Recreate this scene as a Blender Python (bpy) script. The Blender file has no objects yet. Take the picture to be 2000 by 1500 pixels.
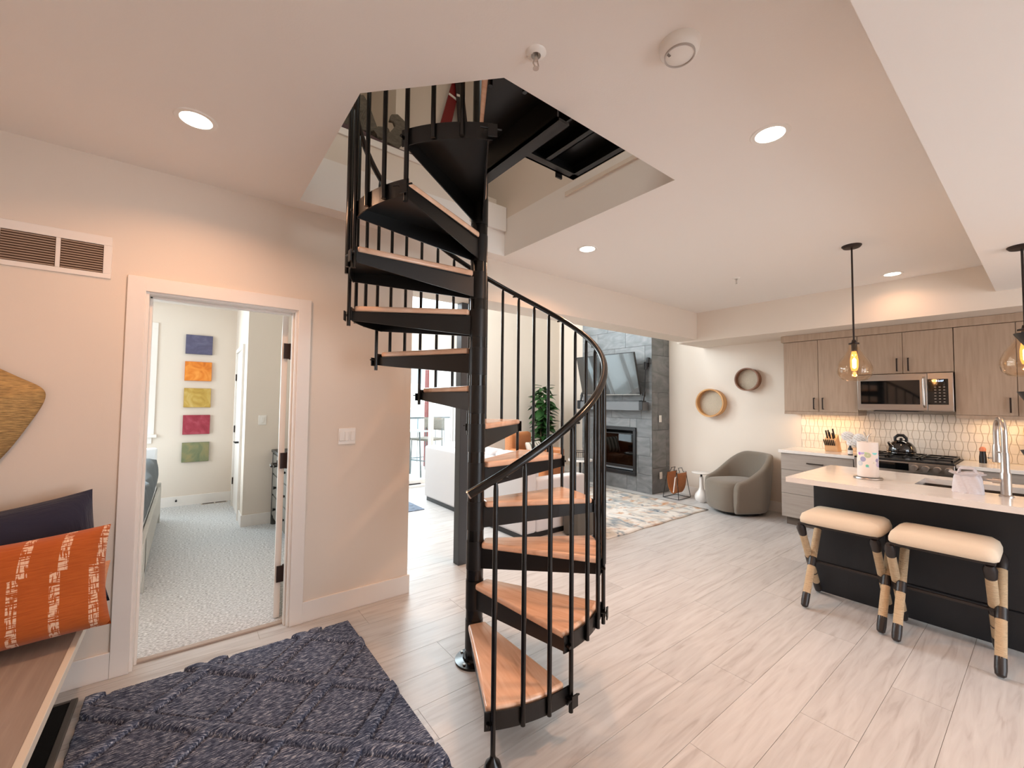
import bpy, math, random
from mathutils import Vector, Matrix
random.seed(7)
PI = math.pi
C = bpy.context.scene.collection
S = bpy.context.scene

# ------------------------------------------------------------------ camera
CAM_H = 1.465
yaw, pitch, roll = map(math.radians, (37.71, 2.364, 0.59))
fwd = Vector((math.sin(yaw)*math.cos(pitch), math.cos(yaw)*math.cos(pitch), math.sin(pitch)))
rgt = Vector((math.cos(yaw), -math.sin(yaw), 0))
up = rgt.cross(fwd)
r2 = math.cos(roll)*rgt + math.sin(roll)*up
u2 = -math.sin(roll)*rgt + math.cos(roll)*up
cd = bpy.data.cameras.new('camera'); cam = bpy.data.objects.new('camera', cd); C.objects.link(cam)
cam.matrix_world = Matrix(((r2.x, u2.x, -fwd.x, 0), (r2.y, u2.y, -fwd.y, 0), (r2.z, u2.z, -fwd.z, CAM_H), (0, 0, 0, 1)))
cd.sensor_width = 36; cd.lens = 817.5/2000*36; cd.clip_start = 0.05; cd.clip_end = 200
S.camera = cam
# ------------------------------------------------------------------ view, world, lights
S.view_settings.view_transform = 'Standard'; S.view_settings.look = 'None'
S.view_settings.gamma = 1; S.view_settings.use_curve_mapping = False
S.view_settings.exposure = 0.15
S.cycles.use_denoising = True
S.cycles.max_bounces = 10; S.cycles.diffuse_bounces = 7; S.cycles.glossy_bounces = 4
S.cycles.transmission_bounces = 8; S.cycles.sample_clamp_indirect = 6.0
S.cycles.caustics_reflective = False; S.cycles.caustics_refractive = False
W = bpy.data.worlds.new('world'); S.world = W; W.use_nodes = True
bg = W.node_tree.nodes['Background']; bg.inputs[0].default_value = (0.82, 0.91, 1.0, 1); bg.inputs[1].default_value = 5.0
LAMP = (1.0, 0.52, 0.285)      # warm downlights
DAY = (0.80, 0.91, 1.0)
DOWN_W = 13.8
def area(name, loc, rot, sx, sy, power, color, spread=PI, shape='RECTANGLE'):
    l = bpy.data.lights.new(name, 'AREA'); l.shape = shape; l.size = sx
    if shape == 'RECTANGLE': l.size_y = sy
    l.energy = power; l.color = color; l.spread = spread
    o = bpy.data.objects.new(name, l); o.location = loc; o.rotation_euler = rot; C.objects.link(o); return o
# daylight at the patio doors and windows, plus added fill panels
area('daylight_slider', (3.0, 7.0, 1.25), (math.radians(-90), 0, 0), 2.1, 2.0, 26, DAY)
area('daylight_living_side', (1.50, 5.0, 3.3), (math.radians(90), 0, math.radians(-90)), 2.6, 2.2, 128, DAY)  # added panel standing in for unseen side windows; the wall is solid
area('daylight_living_high', (3.0, 7.0, 3.5), (math.radians(-90), 0, 0), 2.0, 1.4, 130, DAY)
area('daylight_bedroom', (-1.1, 7.6, 1.7), (math.radians(-90), 0, 0), 1.3, 1.4, 95, DAY)
area('bedroom_side_panel', (-2.9, 5.2, 1.6), (math.radians(90), 0, math.radians(-90)), 1.8, 1.5, 62, DAY)  # light panel inside the room, before a wall without a window
area('loft_fill', (0.4, 0.4, 4.9), (0, 0, 0), 1.6, 1.4, 22, (0.95, 1.0, 0.97))  # added fill panel under the loft ceiling, where no window is built
area('entry_fill', (2.5, -3.3, 1.5), (math.radians(90), 0, 0), 2.6, 2.0, 9, (1, 0.80, 0.64))  # added warm fill panel behind the camera

# ------------------------------------------------------------------ materials
def nt(name):
    m = bpy.data.materials.new(name); m.use_nodes = True
    t = m.node_tree; return m, t, t.nodes['Principled BSDF'], t.nodes, t.links
def sc(rgb):   # sRGB 0-255 to linear
    return tuple(((c/255)/12.92 if c/255 <= 0.04045 else ((c/255+0.055)/1.055)**2.4) for c in rgb)+(1,)
def mat(name, rgb, rough=0.5, metal=0, bump=0, scale=40, var=0.0, stretch=(1, 1, 1), spec=0.5, coat=0, emit=0, trans=0, world=False, sheen=0, detail=4):
    m, t, b, N, L = nt(name)
    col = sc(rgb); b.inputs['Base Color'].default_value = col; b.inputs['Roughness'].default_value = rough
    b.inputs['Metallic'].default_value = metal; b.inputs['Specular IOR Level'].default_value = spec
    b.inputs['Coat Weight'].default_value = coat; b.inputs['Sheen Weight'].default_value = sheen
    if emit: b.inputs['Emission Color'].default_value = col; b.inputs['Emission Strength'].default_value = emit
    if trans: b.inputs['Transmission Weight'].default_value = trans; b.inputs['IOR'].default_value = 1.45
    if bump or var:
        if world: tc = N.new('ShaderNodeNewGeometry'); out = tc.outputs['Position']
        else: tc = N.new('ShaderNodeTexCoord'); out = tc.outputs['Object']
        mp = N.new('ShaderNodeMapping'); mp.inputs['Scale'].default_value = stretch; L.new(out, mp.inputs[0])
        n = N.new('ShaderNodeTexNoise'); n.inputs['Scale'].default_value = scale; n.inputs['Detail'].default_value = detail
        L.new(mp.outputs[0], n.inputs['Vector'])
        if var:
            r = N.new('ShaderNodeValToRGB'); r.color_ramp.elements[0].position = 0.3; r.color_ramp.elements[1].position = 0.7
            r.color_ramp.elements[0].color = tuple(c*(1-var) for c in col[:3])+(1,)
            r.color_ramp.elements[1].color = tuple(min(1, c*(1+var)) for c in col[:3])+(1,)
            L.new(n.outputs['Fac'], r.inputs[0]); L.new(r.outputs[0], b.inputs['Base Color'])
        if bump:
            bp = N.new('ShaderNodeBump'); bp.inputs['Strength'].default_value = bump; bp.inputs['Distance'].default_value = 0.01
            L.new(n.outputs['Fac'], bp.inputs['Height']); L.new(bp.outputs[0], b.inputs['Normal'])
    return m
def ramp_mat(name, cols, rough, scale, stretch=(1, 1, 1), bump=0.1, distort=0.0, rand=0.0, world=False, spec=0.5, detail=6, coat=0):
    m, t, b, N, L = nt(name)
    b.inputs['Roughness'].default_value = rough; b.inputs['Specular IOR Level'].default_value = spec; b.inputs['Coat Weight'].default_value = coat
    if world: tc = N.new('ShaderNodeNewGeometry'); out = tc.outputs['Position']
    else: tc = N.new('ShaderNodeTexCoord'); out = tc.outputs['Object']
    oi = N.new('ShaderNodeObjectInfo')
    mu = N.new('ShaderNodeMath'); mu.operation = 'MULTIPLY'; mu.inputs[1].default_value = 37.0; L.new(oi.outputs['Random'], mu.inputs[0])
    mp = N.new('ShaderNodeMapping'); mp.inputs['Scale'].default_value = stretch; L.new(out, mp.inputs[0])
    cx = N.new('ShaderNodeCombineXYZ'); 
    for k in range(3): L.new(mu.outputs[0], cx.inputs[k])
    L.new(cx.outputs[0], mp.inputs['Location'])
    n = N.new('ShaderNodeTexNoise'); n.inputs['Scale'].default_value = scale; n.inputs['Detail'].default_value = detail
    n.inputs['Distortion'].default_value = distort; L.new(mp.outputs[0], n.inputs['Vector'])
    r = N.new('ShaderNodeValToRGB'); e = r.color_ramp.elements
    lo, hi = 0.28, 0.72
    while len(e) < len(cols): e.new(0.5)
    for i, c in enumerate(cols): e[i].position = lo+(hi-lo)*i/(len(cols)-1); e[i].color = sc(c)
    L.new(n.outputs['Fac'], r.inputs[0])
    src = r.outputs[0]
    if rand:
        hs = N.new('ShaderNodeHueSaturation'); mr = N.new('ShaderNodeMapRange')
        mr.inputs['To Min'].default_value = 1-rand; mr.inputs['To Max'].default_value = 1+rand
        L.new(oi.outputs['Random'], mr.inputs[0]); L.new(mr.outputs[0], hs.inputs['Value']); L.new(src, hs.inputs['Color']); src = hs.outputs[0]
    L.new(src, b.inputs['Base Color'])
    if bump:
        bp = N.new('ShaderNodeBump'); bp.inputs['Strength'].default_value = bump; bp.inputs['Distance'].default_value = 0.005
        L.new(n.outputs['Fac'], bp.inputs['Height']); L.new(bp.outputs[0], b.inputs['Normal'])
    return m
M = {}
M['wall'] = mat('warm_white_wall_paint', (227, 215, 202), 0.75, bump=0.04, scale=220, world=True)
M['ceil'] = mat('ceiling_paint', (238, 232, 226), 0.85, bump=0.05, scale=160, world=True)
M['trimw'] = mat('white_trim_paint', (236, 230, 224), 0.45)
M['white'] = mat('white_plastic', (238, 234, 228), 0.4)
M['floor'] = ramp_mat('greige_oak_plank', [(182, 178, 176), (199, 197, 196), (206, 205, 204), (212, 211, 211)], 0.36, 3.0, (0.9, 9, 1), 0.06, 1.0, 0.05, True, 0.5)
M['gapf'] = mat('plank_gap', (150, 134, 120), 0.8)
M['carpet'] = mat('grey_loop_carpet', (208, 209, 210), 0.95, bump=1.0, scale=60, var=0.45, stretch=(1, 1.8, 1), spec=0.1, detail=3)
M['black'] = mat('black_satin_steel', (13, 12, 12), 0.36, 0.0, bump=0.03, scale=300, spec=0.5)
M['rail'] = mat('black_gloss_rail', (11, 10, 10), 0.2, 0.0, spec=0.5)
M['oak'] = ramp_mat('oiled_oak_tread', [(214, 168, 138), (232, 188, 158), (238, 197, 168), (242, 205, 180)], 0.24, 3.2, (2.0, 12, 1.2), 0.03, 0.8, 0.06, False, 0.5, coat=0.15)
M['oak_x'] = M['oak']
M['bolt'] = mat('bolt_steel', (170, 165, 158), 0.3, 1.0)
M['post'] = mat('charcoal_painted_post', (60, 63, 67), 0.45, bump=0.05, scale=120)
M['darkbronze'] = mat('dark_bronze', (44, 33, 29), 0.45, 0.4)
M['hinge'] = mat('oil_rubbed_hinge', (50, 33, 27), 0.45, 0.5)
M['steel'] = mat('brushed_stainless', (196, 190, 184), 0.28, 1.0, bump=0.04, scale=60, stretch=(1, 0.02, 1))
M['chrome'] = mat('chrome', (225, 222, 220), 0.08, 1.0)
M['nickel'] = mat('brushed_nickel', (205, 198, 192), 0.3, 1.0)
M['quartz'] = mat('white_quartz', (236, 231, 226), 0.16, var=0.03, scale=14, coat=0.2)
M['cab'] = ramp_mat('taupe_oak_laminate', [(162, 138, 118), (172, 148, 127), (178, 154, 133)], 0.5, 5, (9, 9, 0.7), 0.04, 0.4, 0.03, True)
M['cabbase'] = ramp_mat('grey_taupe_laminate', [(158, 147, 138), (166, 156, 147), (172, 162, 153)], 0.5, 5, (9, 0.7, 9), 0.05, 0.5, 0.03, True)
M['island'] = mat('charcoal_island_panel', (30, 31, 35), 0.55, bump=0.1, scale=90, stretch=(1, 1, 0.1))
M['tilew'] = mat('white_ceramic_tile', (232, 222, 210), 0.18, var=0.03, scale=12, world=True)
M['grout'] = mat('grout', (200, 188, 174), 0.9)
M['ftile'] = ramp_mat('slate_porcelain_tile', [(92, 94, 95), (106, 108, 109), (120, 121, 122), (132, 132, 131)], 0.40, 2.6, (1, 1, 2.5), 0.08, 1.4, 0.10, True)
M['fgrout'] = mat('tile_grout_grey', (74, 74, 74), 0.9)
M['mantel'] = mat('grey_stone_mantel', (104, 106, 108), 0.5, bump=0.05, scale=50)
M['iron'] = mat('firebox_black_metal', (24, 24, 26), 0.4, spec=0.5)
M['blackglass'] = mat('black_glass', (8, 9, 10), 0.05, coat=0.5)
M['tvglass'] = mat('tv_screen_glass', (30, 34, 36), 0.12, spec=0.9, coat=1.0)
M['sofa'] = mat('cream_sofa_fabric', (206, 202, 202), 0.9, bump=0.25, scale=260, sheen=0.2)
M['grey_fab'] = mat('taupe_grey_boucle', (124, 114, 102), 0.95, bump=0.4, scale=330, var=0.12, sheen=0.3)
M['dkgrey'] = mat('dark_grey_fabric', (92, 88, 82), 0.9, bump=0.2, scale=200)
M['leather'] = mat('tan_leather', (196, 126, 78), 0.45, bump=0.12, scale=70, var=0.1)
M['saddle'] = mat('saddle_leather', (166, 98, 44), 0.5, bump=0.1, scale=60, var=0.15)
M['marble'] = mat('white_marble', (236, 232, 228), 0.25, var=0.05, scale=6)
M['rope'] = mat('natural_rope_wrap', (206, 180, 146), 0.85, bump=0.9, scale=26, var=0.12, stretch=(1, 1, 9))
M['stoolseat'] = mat('cream_stool_linen', (228, 212, 190), 0.85, bump=0.15, scale=300)
M['darkleather'] = mat('dark_leather_joint', (40, 34, 33), 0.35, bump=0.1, scale=60)
M['bench'] = ramp_mat('taupe_bench_wood', [(150, 138, 130), (158, 146, 138), (166, 154, 146)], 0.5, 4, (14, 0.8, 1), 0.05, 0.4, 0.0, True)
M['tray'] = mat('black_boot_tray_pile', (20, 20, 20), 0.9, bump=0.9, scale=420, spec=0.2)
M['traygrey'] = mat('grey_rubber_edge', (92, 88, 84), 0.7)
M['seagrass'] = mat('woven_seagrass', (182, 150, 98), 0.85, bump=1.0, scale=30, var=0.4, stretch=(1, 0.6, 7))
M['bentwood'] = ramp_mat('bentwood_band', [(176, 124, 72), (200, 148, 92), (212, 164, 108)], 0.5, 8, (1, 1, 0.2), 0.05)
M['darkband'] = ramp_mat('reddish_bentwood_band', [(112, 74, 54), (136, 92, 66), (150, 108, 82)], 0.5, 8, (1, 1, 0.2), 0.05)
M['mesh_face'] = mat('pale_woven_mesh', (190, 176, 156), 0.85, bump=0.5, scale=120, var=0.14)
M['navy'] = mat('navy_ribbed_fabric', (34, 36, 58), 0.9, bump=0.6, scale=26, stretch=(0.4, 0.4, 6), sheen=0.2)
M['leaf'] = mat('glossy_green_leaf', (54, 92, 46), 0.35, var=0.45, scale=3, bump=0.2, spec=0.5)
M['stem'] = mat('brown_plant_stem', (92, 74, 50), 0.8, bump=0.3)
M['soil'] = mat('potting_soil', (50, 36, 28), 0.95, bump=0.8, scale=60)
M['pot'] = mat('terracotta_planter', (170, 110, 76), 0.7)
M['linen'] = mat('grey_blue_duvet', (104, 110, 114), 0.85, bump=0.3, scale=50)
M['sheet'] = mat('white_sheet', (240, 242, 244), 0.8)
M['bedwood'] = mat('whitewashed_bed_wood', (196, 192, 184), 0.6, bump=0.1, scale=20, stretch=(1, 8, 8), var=0.08)
M['dresser'] = mat('weathered_grey_wood', (128, 124, 116), 0.6, bump=0.2, scale=22, stretch=(6, 6, 1), var=0.2)
M['dresserdk'] = mat('dark_weathered_edge', (72, 70, 66), 0.6, bump=0.2, scale=22)
M['blockwood'] = mat('pale_maple_block', (224, 178, 132), 0.5, var=0.06, scale=10)
M['knife'] = mat('black_knife_handle', (22, 20, 20), 0.35)
M['knobg'] = mat('amber_salt', (228, 140, 100), 0.4)
M['paper'] = mat('paper_towel', (240, 232, 226), 0.9, bump=0.15, scale=120)
M['cotton'] = mat('grey_white_cotton', (222, 220, 226), 0.9, bump=0.2, scale=100)
M['petal'] = mat('white_petal', (250, 249, 248), 0.8)
M['concrete'] = mat('pale_concrete', (206, 204, 200), 0.8, bump=0.1)
M['redwood'] = mat('dark_red_post_paint', (116, 52, 50), 0.6)
M['wicker'] = mat('grey_wicker', (128, 120, 110), 0.8, bump=0.9, scale=40, var=0.3, stretch=(1, 1, 5))
M['patio'] = mat('dark_grey_patio_metal', (92, 96, 98), 0.5)
M['cladding'] = mat('pale_building_render', (214, 208, 200), 0.8, bump=0.05)
M['teal'] = mat('teal_panel', (150, 172, 180), 0.6)
M['sinks'] = mat('sink_steel', (150, 142, 136), 0.3, 1.0)
M['eagle'] = mat('carved_grey_wood', (96, 88, 76), 0.7, bump=0.8, scale=30, var=0.3, stretch=(1, 1, 3))
M['skired'] = mat('red_ski_lacquer', (120, 26, 28), 0.4)
M['skidk'] = mat('dark_ski_base', (44, 38, 40), 0.4)
M['sooth'] = mat('pleated_blind_fabric', (228, 230, 230), 0.8)
M['log'] = mat('ceramic_log', (150, 130, 110), 0.8, var=0.4, scale=14, bump=0.6)
M['ember'] = mat('pale_glass_beads', (176, 188, 196), 0.3)
def emis(name, rgb, s):
    m, t, b, N, L = nt(name); b.inputs['Base Color'].default_value = (0, 0, 0, 1)
    b.inputs['Emission Color'].default_value = rgb+(1,); b.inputs['Emission Strength'].default_value = s; return m
M['lampface'] = emis('downlight_diffuser', (1.0, 0.86, 0.72), 14)
M['filament'] = emis('glowing_filament', (1.0, 0.50, 0.16), 40)
M['display'] = emis('blue_white_display', (0.55, 0.7, 1.0), 3)
M['printgrey'] = emis('panel_print', (0.75, 0.55, 0.42), 0.35)
def bulbm():
    m, t, b, N, L = nt('amber_bulb_glass'); N.remove(b)
    tr = N.new('ShaderNodeBsdfTransparent'); em = N.new('ShaderNodeEmission'); em.inputs[0].default_value = (1, 0.36, 0.07, 1); em.inputs[1].default_value = 3.0
    mx = N.new('ShaderNodeMixShader'); mx.inputs[0].default_value = 0.42; L.new(tr.outputs[0], mx.inputs[1]); L.new(em.outputs[0], mx.inputs[2]); L.new(mx.outputs[0], N['Material Output'].inputs[0]); return m
M['bulb'] = bulbm()
def glass(name, rgb, rough=0.0, ior=1.45, thin=True):
    m, t, b, N, L = nt(name)
    N.remove(b); out = N['Material Output']
    tr = N.new('ShaderNodeBsdfTransparent'); tr.inputs[0].default_value = sc(rgb)
    gl = N.new('ShaderNodeBsdfGlossy'); gl.inputs['Roughness'].default_value = 0.02
    lw = N.new('ShaderNodeLayerWeight'); lw.inputs[0].default_value = 0.5
    pw = N.new('ShaderNodeMath'); pw.operation = 'POWER'; pw.inputs[1].default_value = 4.0; L.new(lw.outputs['Facing'], pw.inputs[0])
    fr = N.new('ShaderNodeMath'); fr.operation = 'MULTIPLY_ADD'; fr.inputs[1].default_value = 0.7; fr.inputs[2].default_value = 0.04; L.new(pw.outputs[0], fr.inputs[0])
    mx = N.new('ShaderNodeMixShader'); L.new(fr.outputs[0], mx.inputs[0]); L.new(tr.outputs[0], mx.inputs[1]); L.new(gl.outputs[0], mx.inputs[2])
    L.new(mx.outputs[0], out.inputs[0]); return m
M['glass'] = glass('window_glass', (250, 253, 252), ior=1.3)
M['amberglass'] = glass('clear_amber_glass', (254, 248, 240), ior=1.5)
M['fireglass'] = glass('fireplace_glass', (120, 128, 134), ior=1.5)

# dark runner: heathered wool with a diamond relief made in the mesh
def heather():
    m, t, b, N, L = nt('heathered_charcoal_wool'); b.inputs['Roughness'].default_value = 0.95; b.inputs['Specular IOR Level'].default_value = 0.1
    tc = N.new('ShaderNodeTexCoord'); mp = N.new('ShaderNodeMapping'); mp.inputs['Scale'].default_value = (13, 75, 30); L.new(tc.outputs['Object'], mp.inputs[0])
    n = N.new('ShaderNodeTexNoise'); n.inputs['Scale'].default_value = 3.0; n.inputs['Detail'].default_value = 5; L.new(mp.outputs[0], n.inputs['Vector'])
    r = N.new('ShaderNodeValToRGB'); e = r.color_ramp.elements; e.new(0.5); e.new(0.6)
    for i, (p, c) in enumerate([(0.33, (42, 50, 72)), (0.48, (82, 92, 114)), (0.58, (122, 132, 154)), (0.70, (204, 210, 222))]): e[i].position = p; e[i].color = sc(c)
    L.new(n.outputs['Fac'], r.inputs[0]); L.new(r.outputs[0], b.inputs['Base Color'])
    bp = N.new('ShaderNodeBump'); bp.inputs['Strength'].default_value = 0.7; bp.inputs['Distance'].default_value = 0.005
    L.new(n.outputs['Fac'], bp.inputs['Height']); L.new(bp.outputs[0], b.inputs['Normal']); return m
M['runner'] = heather()
def distressed():
    m, t, b, N, L = nt('distressed_cream_rug'); b.inputs['Roughness'].default_value = 0.95; b.inputs['Specular IOR Level'].default_value = 0.1
    tc = N.new('ShaderNodeTexCoord')
    def noise(s, st, d=6, di=0.0):
        mp = N.new('ShaderNodeMapping'); mp.inputs['Scale'].default_value = st; L.new(tc.outputs['Object'], mp.inputs[0])
        n = N.new('ShaderNodeTexNoise'); n.inputs['Scale'].default_value = s; n.inputs['Detail'].default_value = d; n.inputs['Distortion'].default_value = di
        L.new(mp.outputs[0], n.inputs['Vector']); return n.outputs['Fac']
    def step(f, a, c):
        r = N.new('ShaderNodeValToRGB'); r.color_ramp.elements[0].position = a; r.color_ramp.elements[1].position = c; L.new(f, r.inputs[0]); return r.outputs[0]
    def mix(f, a, c):
        x = N.new('ShaderNodeMix'); x.data_type = 'RGBA'; L.new(f, x.inputs[0]); 
        for s, v in ((6, a), (7, c)):
            if isinstance(v, tuple): x.inputs[s].default_value = v
            else: L.new(v, x.inputs[s])
        return x.outputs[2]
    c = mix(step(noise(3.2, (1, 1, 1), 8, 1.0), 0.45, 0.62), sc((226, 222, 216)), sc((208, 200, 190)))
    c = mix(step(noise(4.0, (1, 2.5, 1), 8, 0.6), 0.54, 0.70), c, sc((198, 152, 114)))
    c = mix(step(noise(3.0, (2.2, 1, 1), 9, 0.8), 0.52, 0.68), c, sc((150, 160, 166)))
    c = mix(step(noise(8.0, (1, 1, 1), 9, 0.8), 0.58, 0.72), c, sc((104, 118, 132)))
    L.new(c, b.inputs['Base Color']); return m
M['rug'] = distressed()
def banded(name, base, stripe, axis, n, width, rough=0.9):
    m, t, b, N, L = nt(name); b.inputs['Roughness'].default_value = rough
    tc = N.new('ShaderNodeTexCoord'); sp = N.new('ShaderNodeSeparateXYZ'); L.new(tc.outputs['Object'], sp.inputs[0])
    mu = N.new('ShaderNodeMath'); mu.operation = 'MULTIPLY'; mu.inputs[1].default_value = n; L.new(sp.outputs[axis], mu.inputs[0])
    fr = N.new('ShaderNodeMath'); fr.operation = 'FRACT'; L.new(mu.outputs[0], fr.inputs[0])
    lt = N.new('ShaderNodeMath'); lt.operation = 'LESS_THAN'; lt.inputs[1].default_value = width; L.new(fr.outputs[0], lt.inputs[0])
    x = N.new('ShaderNodeMix'); x.data_type = 'RGBA'; L.new(lt.outputs[0], x.inputs[0]); x.inputs[6].default_value = sc(base); x.inputs[7].default_value = sc(stripe)
    L.new(x.outputs[2], b.inputs['Base Color']); return m
M['stripe'] = banded('striped_cushion_fabric', (226, 216, 204), (120, 124, 108), 0, 12, 0.4)
def ikat():
    m, t, b, N, L = nt('orange_ikat_weave'); b.inputs['Roughness'].default_value = 0.9; b.inputs['Sheen Weight'].default_value = 0.2
    tc = N.new('ShaderNodeTexCoord'); sp = N.new('ShaderNodeSeparateXYZ'); L.new(tc.outputs['Object'], sp.inputs[0])
    def math_(op, a, v=None, c=None):
        x = N.new('ShaderNodeMath'); x.operation = op
        if isinstance(a, float): x.inputs[0].default_value = a
        else: L.new(a, x.inputs[0])
        if v is not None:
            if isinstance(v, float): x.inputs[1].default_value = v
            else: L.new(v, x.inputs[1])
        return x.outputs[0]
    # columns shifted between the two woven halves
    half = math_('GREATER_THAN', sp.outputs[1], 0.045)
    xs = math_('ADD', math_('ADD', sp.outputs[0], math_('MULTIPLY', half, -0.022)), math_('MULTIPLY', math_('POWER', math_('ADD', sp.outputs[1], -0.045), 2.0), math_('MULTIPLY', half, -0.9)))
    col = math_('FRACT', math_('ADD', math_('MULTIPLY', xs, 9.0), 0.62))
    on = math_('LESS_THAN', col, 0.26)
    mp = N.new('ShaderNodeMapping'); mp.inputs['Scale'].default_value = (10, 110, 10); L.new(tc.outputs['Object'], mp.inputs[0])
    n = N.new('ShaderNodeTexNoise'); n.inputs['Scale'].default_value = 1.6; n.inputs['Detail'].default_value = 3; L.new(mp.outputs[0], n.inputs['Vector'])
    rung = math_('GREATER_THAN', n.outputs['Fac'], 0.47)
    mp2 = N.new('ShaderNodeMapping'); mp2.inputs['Scale'].default_value = (150, 12, 10); L.new(tc.outputs['Object'], mp2.inputs[0])
    n2 = N.new('ShaderNodeTexNoise'); n2.inputs['Scale'].default_value = 1.6; L.new(mp2.outputs[0], n2.inputs['Vector'])
    f = math_('MULTIPLY', math_('MULTIPLY', on, rung), math_('GREATER_THAN', n2.outputs['Fac'], 0.44))
    x = N.new('ShaderNodeMix'); x.data_type = 'RGBA'; L.new(f, x.inputs[0]); x.inputs[7].default_value = sc((232, 196, 168))
    r = N.new('ShaderNodeValToRGB'); r.color_ramp.elements[0].color = sc((158, 70, 12)); r.color_ramp.elements[1].color = sc((194, 100, 34)); L.new(n.outputs['Fac'], r.inputs[0])
    L.new(r.outputs[0], x.inputs[6]); L.new(x.outputs[2], b.inputs['Base Color'])
    bp = N.new('ShaderNodeBump'); bp.inputs['Strength'].default_value = 0.5; bp.inputs['Distance'].default_value = 0.004; L.new(n.outputs['Fac'], bp.inputs['Height']); L.new(bp.outputs[0], b.inputs['Normal'])
    return m
M['ikat'] = ikat()
def dots():
    m, t, b, N, L = nt('floral_dot_paper'); b.inputs['Roughness'].default_value = 0.9
    tc = N.new('ShaderNodeTexCoord'); v = N.new('ShaderNodeTexVoronoi'); v.inputs['Scale'].default_value = 24; L.new(tc.outputs['Object'], v.inputs['Vector'])
    r = N.new('ShaderNodeValToRGB'); e = r.color_ramp.elements; e.new(0.2); e.new(0.4)
    for i, (p, c) in enumerate([(0.0, 0), (0.16, 1), (0.46, 1), (0.5, 0)]): e[i].position = p; e[i].color = (c, c, c, 1)
    L.new(v.outputs['Distance'], r.inputs[0])
    hs = N.new('ShaderNodeMix'); hs.data_type = 'RGBA'; hs.inputs[0].default_value = 0.3; L.new(v.outputs['Color'], hs.inputs[6]); hs.inputs[7].default_value = sc((170, 170, 205))
    x = N.new('ShaderNodeMix'); x.data_type = 'RGBA'; x.inputs[6].default_value = sc((242, 234, 228)); L.new(hs.outputs[2], x.inputs[7])
    sp = N.new('ShaderNodeSeparateXYZ'); L.new(tc.outputs['Object'], sp.inputs[0])
    a = N.new('ShaderNodeMath'); a.operation = 'LESS_THAN'; a.inputs[1].default_value = 0.20; L.new(sp.outputs[2], a.inputs[0])
    c2 = N.new('ShaderNodeMath'); c2.operation = 'GREATER_THAN'; c2.inputs[1].default_value = 0.09; L.new(sp.outputs[2], c2.inputs[0])
    q = N.new('ShaderNodeMath'); q.operation = 'MULTIPLY'; L.new(a.outputs[0], q.inputs[0]); L.new(c2.outputs[0], q.inputs[1])
    q2 = N.new('ShaderNodeMath'); q2.operation = 'MULTIPLY'; L.new(q.outputs[0], q2.inputs[0]); L.new(r.outputs[0], q2.inputs[1]); L.new(q2.outputs[0], x.inputs[0])
    L.new(x.outputs[2], b.inputs['Base Color']); return m
M['dots'] = dots()
def art(name, a, c, d):
    return ramp_mat(name, [a, c, d], 0.75, 6, (1, 1, 1), 0.1, 1.6)

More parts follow.
